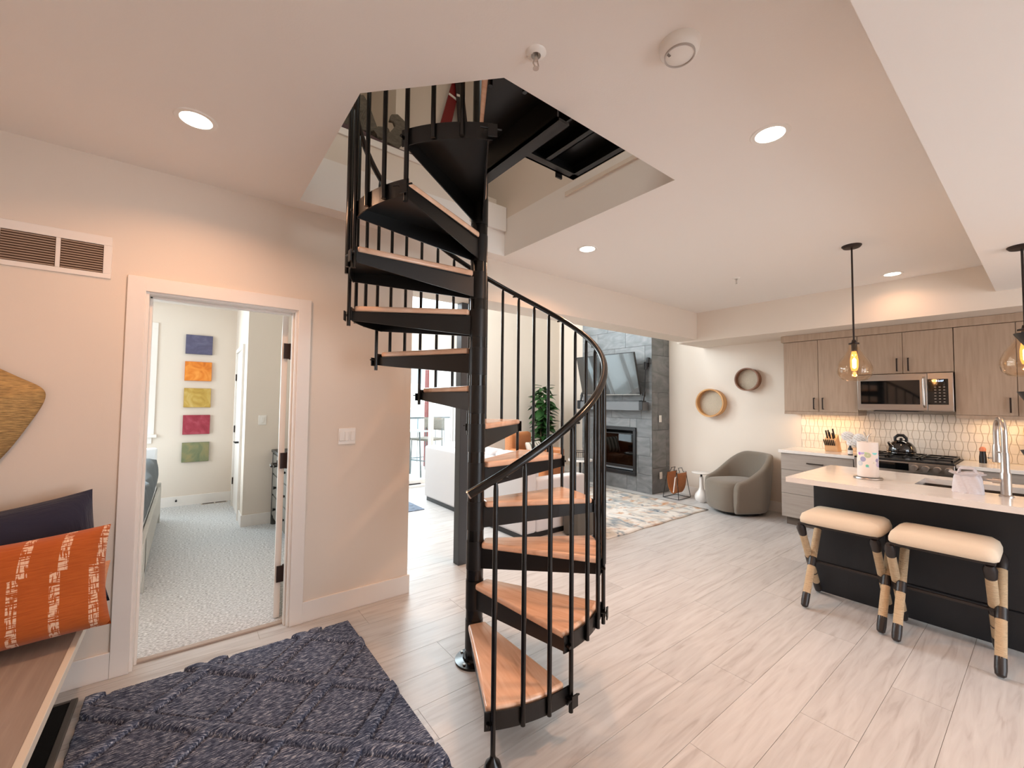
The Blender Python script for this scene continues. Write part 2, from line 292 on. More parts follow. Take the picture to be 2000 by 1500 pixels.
# ------------------------------------------------------------------ mesh helper
BASE = {}
class MB:
    def __init__(s): s.v = []; s.f = []
    def add(s, v, f, m=None):
        o = len(s.v)
        s.v += [tuple(m @ Vector(p)) for p in v] if m else [tuple(p) for p in v]
        s.f += [tuple(i+o for i in q) for q in f]; return s
    def box(s, x0, y0, z0, x1, y1, z1, m=None):
        if x0 > x1: x0, x1 = x1, x0
        if y0 > y1: y0, y1 = y1, y0
        if z0 > z1: z0, z1 = z1, z0
        v = [(x0, y0, z0), (x1, y0, z0), (x1, y1, z0), (x0, y1, z0), (x0, y0, z1), (x1, y0, z1), (x1, y1, z1), (x0, y1, z1)]
        return s.add(v, [(3, 2, 1, 0), (4, 5, 6, 7), (0, 1, 5, 4), (1, 2, 6, 5), (2, 3, 7, 6), (3, 0, 4, 7)], m)
    def prism(s, poly, z0, z1, m=None):
        n = len(poly); v = [(x, y, z0) for x, y in poly]+[(x, y, z1) for x, y in poly]
        f = [tuple(range(n-1, -1, -1)), tuple(range(n, 2*n))]+[(i, (i+1) % n, n+(i+1) % n, n+i) for i in range(n)]
        return s.add(v, f, m)
    def frustum(s, bot, top, m=None):   # two equal-length 3D loops
        n = len(bot); v = list(bot)+list(top)
        f = [tuple(range(n-1, -1, -1)), tuple(range(n, 2*n))]+[(i, (i+1) % n, n+(i+1) % n, n+i) for i in range(n)]
        return s.add(v, f, m)
    def tube(s, path, r, n=12, m=None, caps=True):
        P = [Vector(p) for p in path]; k = len(P); rr = r if isinstance(r, (list, tuple)) else [r]*k
        v = []; prev = None
        for i, p in enumerate(P):
            t = (P[min(i+1, k-1)]-P[max(i-1, 0)]).normalized()
            if prev is None:
                a = Vector((0, 0, 1)) if abs(t.z) < 0.9 else Vector((1, 0, 0)); x = t.cross(a).normalized()
            else: x = (prev-t*prev.dot(t)).normalized()
            prev = x; y = t.cross(x)
            for j in range(n):
                a = 2*PI*j/n; v.append(p+rr[i]*(math.cos(a)*x+math.sin(a)*y))
        f = [(i*n+j, i*n+(j+1) % n, (i+1)*n+(j+1) % n, (i+1)*n+j) for i in range(k-1) for j in range(n)]
        if caps: f += [tuple(range(n-1, -1, -1)), tuple((k-1)*n+j for j in range(n))]
        return s.add(v, f, m)
    def cyl(s, p0, p1, r0, r1=None, n=20, m=None): return s.tube([p0, p1], [r0, r0 if r1 is None else r1], n, m)
    def lathe(s, prof, c=(0, 0, 0), n=32, m=None, close=False):
        v = []; k = len(prof)
        for r, z in prof:
            for j in range(n): a = 2*PI*j/n; v.append((c[0]+r*math.cos(a), c[1]+r*math.sin(a), c[2]+z))
        f = [(i*n+j, i*n+(j+1) % n, (i+1)*n+(j+1) % n, (i+1)*n+j) for i in range(k-1) for j in range(n)]
        if close: f += [((k-1)*n+j, (k-1)*n+(j+1) % n, (j+1) % n, j) for j in range(n)]
        else:
            if prof[0][0] > 1e-5: f.append(tuple(range(n-1, -1, -1)))
            if prof[-1][0] > 1e-5: f.append(tuple((k-1)*n+j for j in range(n)))
        return s.add(v, f, m)
    def grid(s, fn, nu, nv, wrapu=False, m=None):
        v = [fn(i/(nu if wrapu else nu-1), j/(nv-1)) for i in range(nu) for j in range(nv)]
        f = []
        for i in range(nu if wrapu else nu-1):
            for j in range(nv-1):
                a = i*nv+j; b = ((i+1) % nu)*nv+j; f.append((a, b, b+1, a+1))
        return s.add(v, f, m)
    def ball(s, c, r, n=16, sz=1.0, m=None):
        prof = [(max(1e-6, r*math.sin(PI*i/(n//2))), -r*sz*math.cos(PI*i/(n//2))) for i in range(n//2+1)]
        return s.lathe(prof, c, n, m)
    def build(s, name, material, parent=None, bevel=0, smooth=True, seg=2, local=False, sub=0, ang=38, tx=None):
        base = Vector((0, 0, 0))
        if parent is not None:
            if not local: base = BASE.get(parent.name, Vector((0, 0, 0)))
        elif tx is not None: base = Vector(tx)
        me = bpy.data.meshes.new(name)
        me.from_pydata([tuple(Vector(p)-base) for p in s.v], [], s.f); me.validate(); me.update()
        me.materials.append(material)
        o = bpy.data.objects.new(name, me); C.objects.link(o)
        if parent is not None: o.parent = parent; BASE[o.name] = base
        else: o.location = base; BASE[o.name] = base
        if bevel:
            md = o.modifiers.new('bevel', 'BEVEL'); md.width = bevel; md.segments = seg; md.limit_method = 'ANGLE'; md.angle_limit = math.radians(35)
        if sub:
            md = o.modifiers.new('sub', 'SUBSURF'); md.levels = sub; md.render_levels = sub
        if smooth:
            me.shade_smooth(); me.set_sharp_from_angle(angle=math.radians(ang))
        return o
def tag(o, label, cat, group=None):
    o['label'] = label; o['category'] = cat
    if group: o['group'] = group
    return o
def thing(name, label, cat, loc, rz=0, group=None):
    o = bpy.data.objects.new(name, None); C.objects.link(o); o.location = loc; o.rotation_euler = (0, 0, rz)
    o.empty_display_size = 0.1; BASE[o.name] = Vector(loc); tag(o, label, cat, group); return o
def struct(o, label=None):
    o['kind'] = 'structure'
    if label: o['label'] = label
    return o
def part(o, label): o['label'] = label; return o
def dup(root, loc, rz=None, label=None, group=None):
    r = root.copy(); C.objects.link(r); r.location = loc
    if rz is not None: r.rotation_euler = (0, 0, rz)
    if label: r['label'] = label
    if group: r['group'] = group
    for ch in list(root.children):
        c = ch.copy(); C.objects.link(c); c.parent = r
        for g in list(ch.children):
            d = g.copy(); C.objects.link(d); d.parent = c
    return r
def box(name, material, x0, y0, z0, x1, y1, z1, parent=None, bevel=0, **k):
    cx, cy = (x0+x1)/2, (y0+y1)/2
    return MB().box(x0, y0, z0, x1, y1, z1).build(name, material, parent, bevel, tx=(cx, cy, min(z0, z1)), **k)
def R3(axis, deg, loc=(0, 0, 0)): return Matrix.Translation(Vector(loc)) @ Matrix.Rotation(math.radians(deg), 4, axis)

# ================================================================== SETTING
YW = 3.0575; CZ = 2.74; XK = 6.40; XL = -0.92; YB = -3.6
# ---- left wall with the bedroom doorway and return grille
w = MB(); T = 0.13
w.box(XL, YW, 0, -0.205, YW+T, CZ); w.box(0.565, YW, 0, 1.37, YW+T, CZ); w.box(-0.205, YW, 2.055, 0.565, YW+T, CZ)
wall_left = struct(w.build('wall_left', M['wall'], smooth=False, tx=(0.2, YW, 0)), 'warm white wall with the bedroom doorway')
w = MB().box(XL-0.12, YB, 0, XL, YW, CZ); struct(w.build('wall_entry', M['wall'], smooth=False, tx=(XL, 0, 0)), 'side wall behind the bench')
# ---- kitchen / tv wall, living room walls
w = MB().box(XK, YB, 0, XK+0.12, 6.72, 4.9); struct(w.build('wall_right', M['wall'], smooth=False, tx=(XK, 2, 0)), 'off-white wall behind the kitchen and fireplace')
w = MB(); SL0, SL1, SLT = 1.9, 4.05, 2.12
w.box(1.25, 6.6, 0, SL0, 6.72, 4.9); w.box(SL1, 6.6, 0, XK, 6.72, 4.9); w.box(SL0, 6.6, SLT, SL1, 6.72, 2.75); w.box(SL0, 6.6, 4.3, SL1, 6.72, 4.9)
struct(w.build('wall_back', M['wall'], smooth=False, tx=(3, 6.6, 0)), 'far living room wall with the patio doors')
w = MB().box(1.25, YW+T, 0, 1.37, 6.6, 4.9)
struct(w.build('wall_partition', M['wall'], smooth=False, tx=(1.3, 4, 0)), 'wall between bedroom and living room')
w = MB().box(XL-0.1, YB-0.12, 0, 1.2, YB, CZ).box(4.2, YB-0.12, 0, XK, YB, CZ).box(1.2, YB-0.12, 2.4, 4.2, YB, CZ)
struct(w.build('wall_front', M['wall'], smooth=False, tx=(3, YB, 0)), 'wall behind the viewer with a wide opening added to let in light')  # unglazed opening added behind the camera for light
# ---- ceiling slab with stair opening
HX0, HX1, HY0, HY1 = 0.525, 2.162, 1.293, 2.926; SLAB = 3.07
c = MB()
c.box(XL-0.12, YB, CZ, HX0, YW+T, SLAB); c.box(HX1, YB, CZ, XK, YW+0.02, SLAB)
c.box(HX0, YB, CZ, HX1, HY0, SLAB); c.box(HX0, HY1, CZ, HX1, YW+0.02, SLAB)
c.prism([(HX0, HY0), (0.944, HY0), (HX0, 1.732)], CZ, SLAB)
struct(c.build('ceiling', M['ceil'], smooth=False, tx=(2, 1, CZ)), 'off-white ceiling with the stair opening')
c = MB().box(XL, YB, 2.487, XK-0.74, 0.288, CZ); struct(c.build('ceiling_drop', M['ceil'], smooth=False, tx=(2, 0, 2.487)), 'lowered section of the ceiling')
c = MB().box(1.37, YW, 2.36, 5.66, 3.36, 3.3); struct(c.build('beam', M['wall'], smooth=False, tx=(3.5, 3.2, 2.36)), 'wide plastered beam between the rooms')
c = MB().box(5.66, YB, 2.335, XK, 3.36, 3.3); struct(c.build('soffit', M['wall'], smooth=False, tx=(6, 1, 2.33)), 'plastered soffit over the kitchen units')
c = MB().box(1.25, 3.36, 4.9, XK+0.1, 6.72, 5.0); struct(c.build('ceiling_living', M['ceil'], smooth=False, tx=(3.5, 5, 4.9)), 'high ceiling of the living room')
# ---- charcoal post
p = MB().box(1.945, 3.27, 0, 2.04, 3.36, 2.36); struct(p.build('pillar', M['post'], bevel=0.004, tx=(1.99, 3.31, 0)), 'square charcoal post under the beam')
# ---- bedroom shell
BY = 7.28
w = MB()
w.box(-0.42, BY, 0, 1.3, BY+0.12, CZ); w.box(-1.75, BY, 0, -0.42, BY+0.12, 0.98); w.box(-1.75, BY, 2.38, -0.42, BY+0.12, CZ); w.box(-3.2, BY, 0, -1.75, BY+0.12, CZ)
struct(w.build('wall_bedroom_back', M['wall'], smooth=False, tx=(0, BY, 0)), 'bedroom wall with five small panels')
w = MB().box(0.53, 5.69, 0, 1.25, 5.79, CZ).box(0.53, 5.79, 0, 0.57, 6.05, CZ).box(0.53, 6.85, 0, 0.57, BY, CZ).box(0.53, 6.05, 2.08, 0.57, 6.85, CZ)
struct(w.build('wall_closet', M['wall'], smooth=False, tx=(0.6, 5.7, 0)), 'closet corner inside the bedroom')
w = MB().box(-3.2, YW+T, 0, -3.1, BY, CZ); struct(w.build('wall_bedroom_left', M['wall'], smooth=False, tx=(-3.1, 5, 0)), 'far side wall of the bedroom')
w = MB().box(-3.1, YW+0.03, 0, XL-0.12, YW+T, CZ); struct(w.build('wall_bedroom_front', M['wall'], smooth=False, tx=(-2, YW, 0)), 'bedroom wall beside the entry')
w = MB().box(-3.2, YW+T, CZ, 1.25, BY+0.1, CZ+0.1); struct(w.build('ceiling_bedroom', M['ceil'], smooth=False, tx=(0, 5, CZ)), 'bedroom ceiling')
# ---- upper floor seen through the opening
w = MB().box(HX0-0.02, HY1, SLAB, 1.72, HY1+0.12, 3.27); struct(w.build('wall_loft_low', M['wall'], smooth=False, tx=(1, HY1, SLAB)), 'low wall at the edge of the loft')
w = MB().box(HX0-0.3, HY1-0.012, 3.27, 1.74, HY1+0.14, 3.32); struct(w.build('trim_2', M['trimw'], bevel=0.004, tx=(1, HY1, 3.27)), 'white cap of the low loft wall')
w = MB().box(HX1, HY0-0.1, SLAB, HX1+0.1, HY1+0.3, 4.9).box(HX1-0.012, 1.2, 2.985, HX1, 2.167, 3.012)
struct(w.build('wall_loft_right', M['wall'], smooth=False, tx=(HX1, 2, SLAB)), 'loft wall right of the stair opening')
w = MB().box(-1.0, 4.55, 2.8, 1.25, 4.67, 5.0).box(-1.1, -0.6, SLAB, -1.0, 4.6, 5.0).box(-1.1, -0.7, SLAB, 3.2, -0.6, 5.0).box(1.25, 3.38, 3.3, XK, 3.48, 5.0).box(3.1, -0.6, SLAB, 3.2, 3.4, 5.0).box(-1.0, -0.6, 3.07, 0.0, -0.5, 3.1)
struct(w.build('wall_loft_back', M['wall'], smooth=False, tx=(0, 4.5, SLAB)), 'pale loft wall seen through the stair opening')
w = MB().box(-1.1, -0.7, 5.0, 6.5, 4.7, 5.1); struct(w.build('ceiling_loft', M['ceil'], smooth=False, tx=(2, 2, 5.0)), 'loft ceiling')
w = MB().box(-1.1, YW+T, SLAB-0.2, 1.25, 4.6, SLAB); struct(w.build('floor_loft', M['wall'], smooth=False, tx=(0, 4, SLAB)), 'loft floor slab')
box('loft_side_panel', M['trimw'], 1.80, HY1-0.03, 2.95, HX1-0.004, HY1-0.002, 3.165, bevel=0.003)
struct(bpy.data.objects['loft_side_panel'], 'white panel beside the stair opening')

# ---- floor and planks
fl = struct(MB().box(XL, YB, -0.06, XK, 6.6, -0.004).build('floor', M['gapf'], smooth=False, tx=(2, 2, -0.06)), 'greige oak plank floor')
struct(MB().box(-3.1, YW+0.085, -0.06, 1.25, BY, 0.006).build('floor_bedroom', M['carpet'], smooth=False, tx=(0, 5, -0.06)), 'grey looped bedroom carpet')
PW, PLN = 0.222, 1.52
def project(x, y, z):
    d = Vector((x, y, z-CAM_H)); cz = d.dot(fwd)
    if cz < 0.05: return None
    return (1000+817.5*d.dot(r2)/cz, 750-817.5*d.dot(u2)/cz)
pieces = []
row0 = int(math.floor((YB-1.0)/PW))
for k in range(row0, int((6.6-1.0)/PW)+1):
    y0 = 1.0+k*PW; y1 = y0+PW
    y0c, y1c = max(y0, YB+0.01), min(y1, 6.6)
    off = (2.385 if k == 0 else 1.17+((k*0.61) % 1.0)*PLN)
    n = -6
    while off+n*PLN < XK:
        x0, x1 = max(XL, off+n*PLN), min(XK, off+(n+1)*PLN); n += 1
        if x1-x0 < 0.05 or y1c-y0c < 0.03: continue
        if y0c > YW+0.02 and x1 < 1.37: continue
        if y0c > YW+0.02: x0 = max(x0, 1.37)
        seen = False
        for a in (0, .25, .5, .75, 1):
            for b_ in (0, .5, 1):
                q = project(x0+(x1-x0)*a, y0c+(y1c-y0c)*b_, 0)
                if q and -150 < q[0] < 2150 and 600 < q[1] < 1650: seen = True
        pieces.append((seen, math.hypot((x0+x1)/2, (y0c+y1c)/2), x0, y0c, x1, y1c))
G = 0.0009
vis = sorted([q for q in pieces if q[0]], key=lambda q: q[1])
near, rest = vis[:290], vis[290:]+[q for q in pieces if not q[0]]
for _, _, x0, y0, x1, y1 in near:
    MB().box(x0+G, y0+G, -0.005, x1-G, y1-G, 0.0).build('plank', M['floor'], fl, local=False, smooth=False)
o = MB()
for _, _, x0, y0, x1, y1 in rest: o.box(x0+G, y0+G, -0.005, x1-G, y1-G, 0.0)
o = o.build('plank_field', M['floor'], fl, smooth=False); o['kind'] = 'stuff'

# ---- baseboards, casings
BH = 0.135
def bb(name, x0, y0, x1, y1, h=BH, label=None):
    return struct(box(name, M['trimw'], x0, y0, 0, x1, y1, h, bevel=0.003), label or 'white baseboard')
bb('baseboard_left', 0.635, YW-0.014, 1.372, YW)
bb('baseboard_left_end', 1.37, YW-0.014, 1.384, 3.2)
bb('baseboard_entry', XL, YW-0.014, -0.275, YW)
bb('baseboard_right', XK-0.014, 2.12, XK, 3.95)
bb('baseboard_right_living', XK-0.014, 5.45, XK, 6.6)
bb('baseboard_back', SL1+0.08, 6.586, XK-0.014, 6.6)
bb('baseboard_bedroom', -0.45, BY-0.014, 0.53, BY)
bb('baseboard_closet', 0.516, 5.676, 1.25, 5.69)
bb('baseboard_closet_side', 0.516, 5.69, 0.53, 6.0)
cs = MB(); CW = 0.074
cs.box(-0.205-CW, YW-0.018, 0, -0.205+0.004, YW, 2.055+CW); cs.box(0.561, YW-0.018, 0, 0.565+CW, YW, 2.055+CW); cs.box(-0.205, YW-0.018, 2.05, 0.565, YW, 2.055+CW)
cs = struct(cs.build('door_1', M['trimw'], bevel=0.003, tx=(0.18, YW, 0)), 'white cased doorway to the bedroom')
j = MB(); j.box(-0.205, YW-0.004, 0, -0.187, YW+T+0.004, 2.055); j.box(0.547, YW-0.004, 0, 0.565, YW+T+0.004, 2.055); j.box(-0.187, YW-0.004, 2.037, 0.547, YW+T+0.004, 2.055)
j.box(-0.187, YW+0.055, 0, -0.175, YW+0.09, 2.037); j.box(0.535, YW+0.03, 0, 0.547, YW+0.065, 2.037); j.box(-0.187, YW+0.055, 2.025, 0.547, YW+0.09, 2.037)
j.build('jamb', M['trimw'], cs, bevel=0.002)
MB().box(-0.187, YW+0.06, 0.0, 0.547, YW+0.10, 0.012).build('threshold', mat('wood_threshold', (176, 160, 148), 0.5), cs, bevel=0.003)
for z in (0.30, 1.05, 1.79):
    h = MB().box(0.503, YW+T-0.008, z-0.052, 0.547, YW+T+0.004, z+0.052).cyl((0.545, YW+T+0.008, z-0.055), (0.545, YW+T+0.008, z+0.055), 0.008)
    part(h.build('hinge', M['hinge'], cs), 'dark bronze hinge')
# open door leaf, seen edge-on
dl = thing('door_leaf', 'white bedroom door swung open and seen edge-on inside the doorway', 'door', (0.512, YW+T+0.01, 0.012), math.radians(-98.5+180))
MB().box(0.0, -0.018, 0, 0.72, 0.018, 2.02).build('panel', M['trimw'], dl, bevel=0.002, local=True)
lv = MB()
for s in (-1, 1):
    lv.cyl((0.66, s*0.018, 0.93), (0.66, s*0.026, 0.93), 0.028); lv.cyl((0.66, s*0.026, 0.93), (0.66, s*0.062, 0.93), 0.009); lv.tube([(0.66, s*0.062, 0.93), (0.60, s*0.064, 0.93), (0.55, s*0.06, 0.925)], 0.009)
part(lv.build('lever_handle', M['black'], dl, local=True), 'black lever handle')
# closet door inside the bedroom
cl = struct(MB().box(0.505, 6.0, 0, 0.53, 6.05, 2.08).box(0.505, 6.85, 0, 0.53, 6.9, 2.08).box(0.505, 6.0, 2.08, 0.53, 6.9, 2.13).build('door_2', M['trimw'], bevel=0.002, tx=(0.52, 6.4, 0)), 'white closet door inside the bedroom')
MB().box(0.525, 6.052, 0.01, 0.56, 6.848, 2.078).box(0.519, 6.15, 0.2, 0.525, 6.75, 0.95).box(0.519, 6.15, 1.1, 0.525, 6.75, 1.95).build('panel', M['trimw'], cl, bevel=0.003)
for z in (0.35, 1.05, 1.75): part(MB().box(0.507, 6.84, z-0.045, 0.52, 6.856, z+0.045).build('hinge', M['hinge'], cl), 'dark hinge')
part(MB().cyl((0.52, 6.10, 0.93), (0.47, 6.10, 0.93), 0.012).tube([(0.47, 6.10, 0.93), (0.468, 6.20, 0.93)], 0.009).build('lever_handle', M['black'], cl), 'black lever handle')
# bedroom window
wn = struct(MB().box(-0.42, BY-0.02, 0.98, -0.34, BY, 2.38).box(-1.83, BY-0.02, 0.98, -1.75, BY, 2.38).box(-1.83, BY-0.02, 2.38, -0.34, BY, 2.46).build('window_1', M['trimw'], bevel=0.002, tx=(-1, BY, 1)), 'bedroom window with white casing')
MB().box(-1.86, BY-0.05, 0.94, -0.31, BY, 0.98).box(-1.83, BY-0.018, 0.86, -0.36, BY, 0.94).build('sill', M['trimw'], wn, bevel=0.003)
f = MB(); 
for x0, x1 in ((-1.75, -1.72), (-1.12, -1.09), (-0.45, -0.42)): f.box(x0, BY+0.031, 1.01, x1, BY+0.069, 2.35)
f.box(-1.75, BY+0.03, 0.98, -0.42, BY+0.07, 1.01); f.box(-1.75, BY+0.03, 2.35, -0.42, BY+0.07, 2.38); f.box(-1.75, BY+0.03, 1.66, -0.42, BY+0.07, 1.70)
part(f.build('frame', mat('dark_sash', (60, 70, 80), 0.5), wn), 'dark window sash')
MB().box(-1.74, BY+0.046, 1.0, -0.43, BY+0.052, 2.36).build('pane', M['glass'], wn)
# patio doors
pd = struct(MB().box(SL0, 6.585, 0.035, SL0+0.05, 6.74, SLT-0.05).box(SL1-0.05, 6.585, 0.035, SL1, 6.74, SLT-0.05).box(SL0, 6.585, SLT-0.05, SL1, 6.74, SLT).box(SL0, 6.585, 0, SL1, 6.74, 0.035).build('door_3', M['trimw'], bevel=0.002, tx=(3, 6.6, 0)), 'glazed patio doors of the living room')
for x0, x1 in ((SL0+0.05, 2.66), (2.64, 3.40), (3.36, SL1-0.05)):
    y = 6.68 if x0 == 2.64 else 6.64
    f = MB().box(x0, y, 0.11, x0+0.055, y+0.03, SLT-0.12).box(x1-0.055, y, 0.11, x1, y+0.03, SLT-0.12).box(x0, y, 0.035, x1, y+0.03, 0.11).box(x0, y, SLT-0.12, x1, y+0.03, SLT-0.05)
    f = f.build('door_panel', M['trimw'], pd, bevel=0.002)
    MB().box(x0+0.05, y+0.012, 0.1, x1-0.05, y+0.018, SLT-0.11).build('pane', M['glass'], f)
part(MB().box(2.7, 6.66, 0.036, 3.2, 6.70, 0.052).build('track', M['iron'], pd), 'black floor track')
up_w = struct(MB().box(SL0, 6.59, 2.8, SL0+0.05, 6.72, 4.25).box(SL1-0.05, 6.59, 2.8, SL1, 6.72, 4.25).box(SL0, 6.59, 2.75, SL1, 6.72, 2.8).box(SL0, 6.59, 4.25, SL1, 6.72, 4.3).build('window_2', M['trimw'], tx=(3, 6.6, 2.75)), 'upper living room window')
MB().box(SL0+0.05, 6.65, 2.8, SL1-0.05, 6.656, 4.25).build('pane', M['glass'], up_w)
# curtain / blind beside the doors
cu = MB(); cu.grid(lambda u, v: (3.66+0.30*u, 6.50+0.018*math.sin(u*2*PI*6), 0.03+2.2*v), 60, 4)
tag(cu.build('curtain', M['sooth'], ang=80, tx=(3.8, 6.5, 0)), 'white curtain gathered at the right of the patio doors', 'curtain')

# ---- outside
ext = struct(box('ground_balcony', M['concrete'], 0.5, 6.74, -0.1, 7.5, 9.6, -0.02), 'pale concrete balcony')
rl = thing('balcony_railing', 'thin black metal railing at the edge of the balcony', 'railing', (3.5, 9.4, 0))
MB().box(0.6, 9.38, 1.02, 7.4, 9.42, 1.06).box(0.6, 9.39, 0.08, 7.4, 9.41, 0.1).build('rail', M['patio'], rl)
for k in range(28): MB().box(0.8+k*0.24, 9.393, 0.0-0.02, 0.812+k*0.24, 9.405, 1.03).build('bar', M['patio'], rl)
tag(box('porch_post', M['redwood'], 4.26, 8.6, -0.02, 4.42, 8.76, 3.1, bevel=0.005), 'dark red square post on the balcony', 'post')
bd = thing('neighbouring_building', 'pale rendered apartment building across the street beyond the balcony', 'building', (3.5, 24, -6))
MB().box(-14, 24, -6, 22, 30, 5.2).build('wall', M['cladding'], bd, smooth=False)
for i in range(9):
    for jz in range(3):
        x = -9+i*3.2; z = -3.4+jz*2.9
        f = MB().box(x, 23.94, z, x+1.3, 24.02, z+1.5).build('window', M['trimw'], bd)
        MB().box(x+0.1, 23.9, z+0.1, x+1.2, 23.95, z+1.4).build('pane', M['teal'], f)
MB().box(-14, 23.5, 5.2, 22, 30, 5.5).build('roof', M['patio'], bd)
struct(box('ground_street', M['concrete'], -40, 9.6, -6.2, 50, 60, -6.0), 'street level far below')
# patio table and chairs
tb = thing('patio_table', 'bar-height patio table with a pale glass top', 'table', (3.35, 7.75, -0.02))
part(MB().box(2.8, 7.4, 0.86, 3.7, 8.1, 0.885).build('glass_top', mat('frosted_tabletop', (190, 214, 214), 0.15, coat=0.5), tb, bevel=0.005), 'pale glass tabletop')
for x, y in ((2.95, 7.5), (3.6, 7.5), (2.95, 8.0), (3.6, 8.0)): MB().tube([(x, y, -0.02), (x*0.9+3.27*0.1, y*0.9+0.775, 0.86)], 0.016, 8).build('leg', M['patio'], tb)
def patio_chair(loc, rz, label):
    t = thing('patio_chair', label, 'chair', loc, rz, 'wicker bar chairs on the balcony')
    MB().grid(lambda u, v: (-0.27+0.54*u, 0.22+0.05*math.cos((u-.5)*PI)-0.02*v, 0.86+0.26*v), 10, 6).build('backrest', M['wicker'], t, local=True)
    t.children[-1].modifiers.new('s', 'SOLIDIFY').thickness = 0.03
    MB().box(-0.25, -0.22, 0.66, 0.25, 0.24, 0.71).build('seat', M['wicker'], t, bevel=0.01, local=True)
    for x in (-0.24, 0.24):
        for y in (-0.2, 0.23): MB().cyl((x, y, 0), (x*0.95, y*0.95, 0.9 if y > 0 else 0.68), 0.012, n=8).build('leg', M['patio'], t, local=True)
    MB().box(-0.23, -0.21, 0.25, 0.23, -0.19, 0.27).box(-0.23, 0.2, 0.25, 0.23, 0.22, 0.27).build('footrest', M['patio'], t, local=True)
    return t
pc = patio_chair((3.15, 8.45, -0.02), 0, 'grey wicker bar chair on the far side of the patio table')
dup(pc, (3.95, 8.0, -0.02), math.radians(-70), 'grey wicker bar chair at the end of the patio table near the red post')

# ================================================================== SPIRAL STAIR
PX, PY = 1.328, 2.047; RISE, Z0, STEP, A0, TW = 0.2205, 0.010, 29.77, 241.9, 30.5
RB, RR = 0.700, 0.722
st = thing('spiral_staircase', 'black steel spiral staircase with oak treads rising through the ceiling opening', 'staircase', (PX, PY, 0))
def pol(r, a, z=0): a = math.radians(a); return (PX+r*math.cos(a), PY+r*math.sin(a), z)
MB().cyl(pol(0, 0, 0.0), pol(0, 0, 4.0), 0.048, n=40).build('center_pole', M['rail'], st)
fb = MB().lathe([(0.001, 0), (0.105, 0), (0.105, 0.012), (0.062, 0.018), (0.06, 0.03), (0.001, 0.03)], (PX, PY, 0), 40).build('base_flange', M['rail'], st)
for k in range(4):
    q = pol(0.085, 20+90*k, 0.010); part(MB().cyl(q, (q[0], q[1], 0.022), 0.008, n=6).build('bolt', M['bolt'], fb), 'steel bolt')
HZ = lambda a: 1.095+(a-236)*RISE/STEP
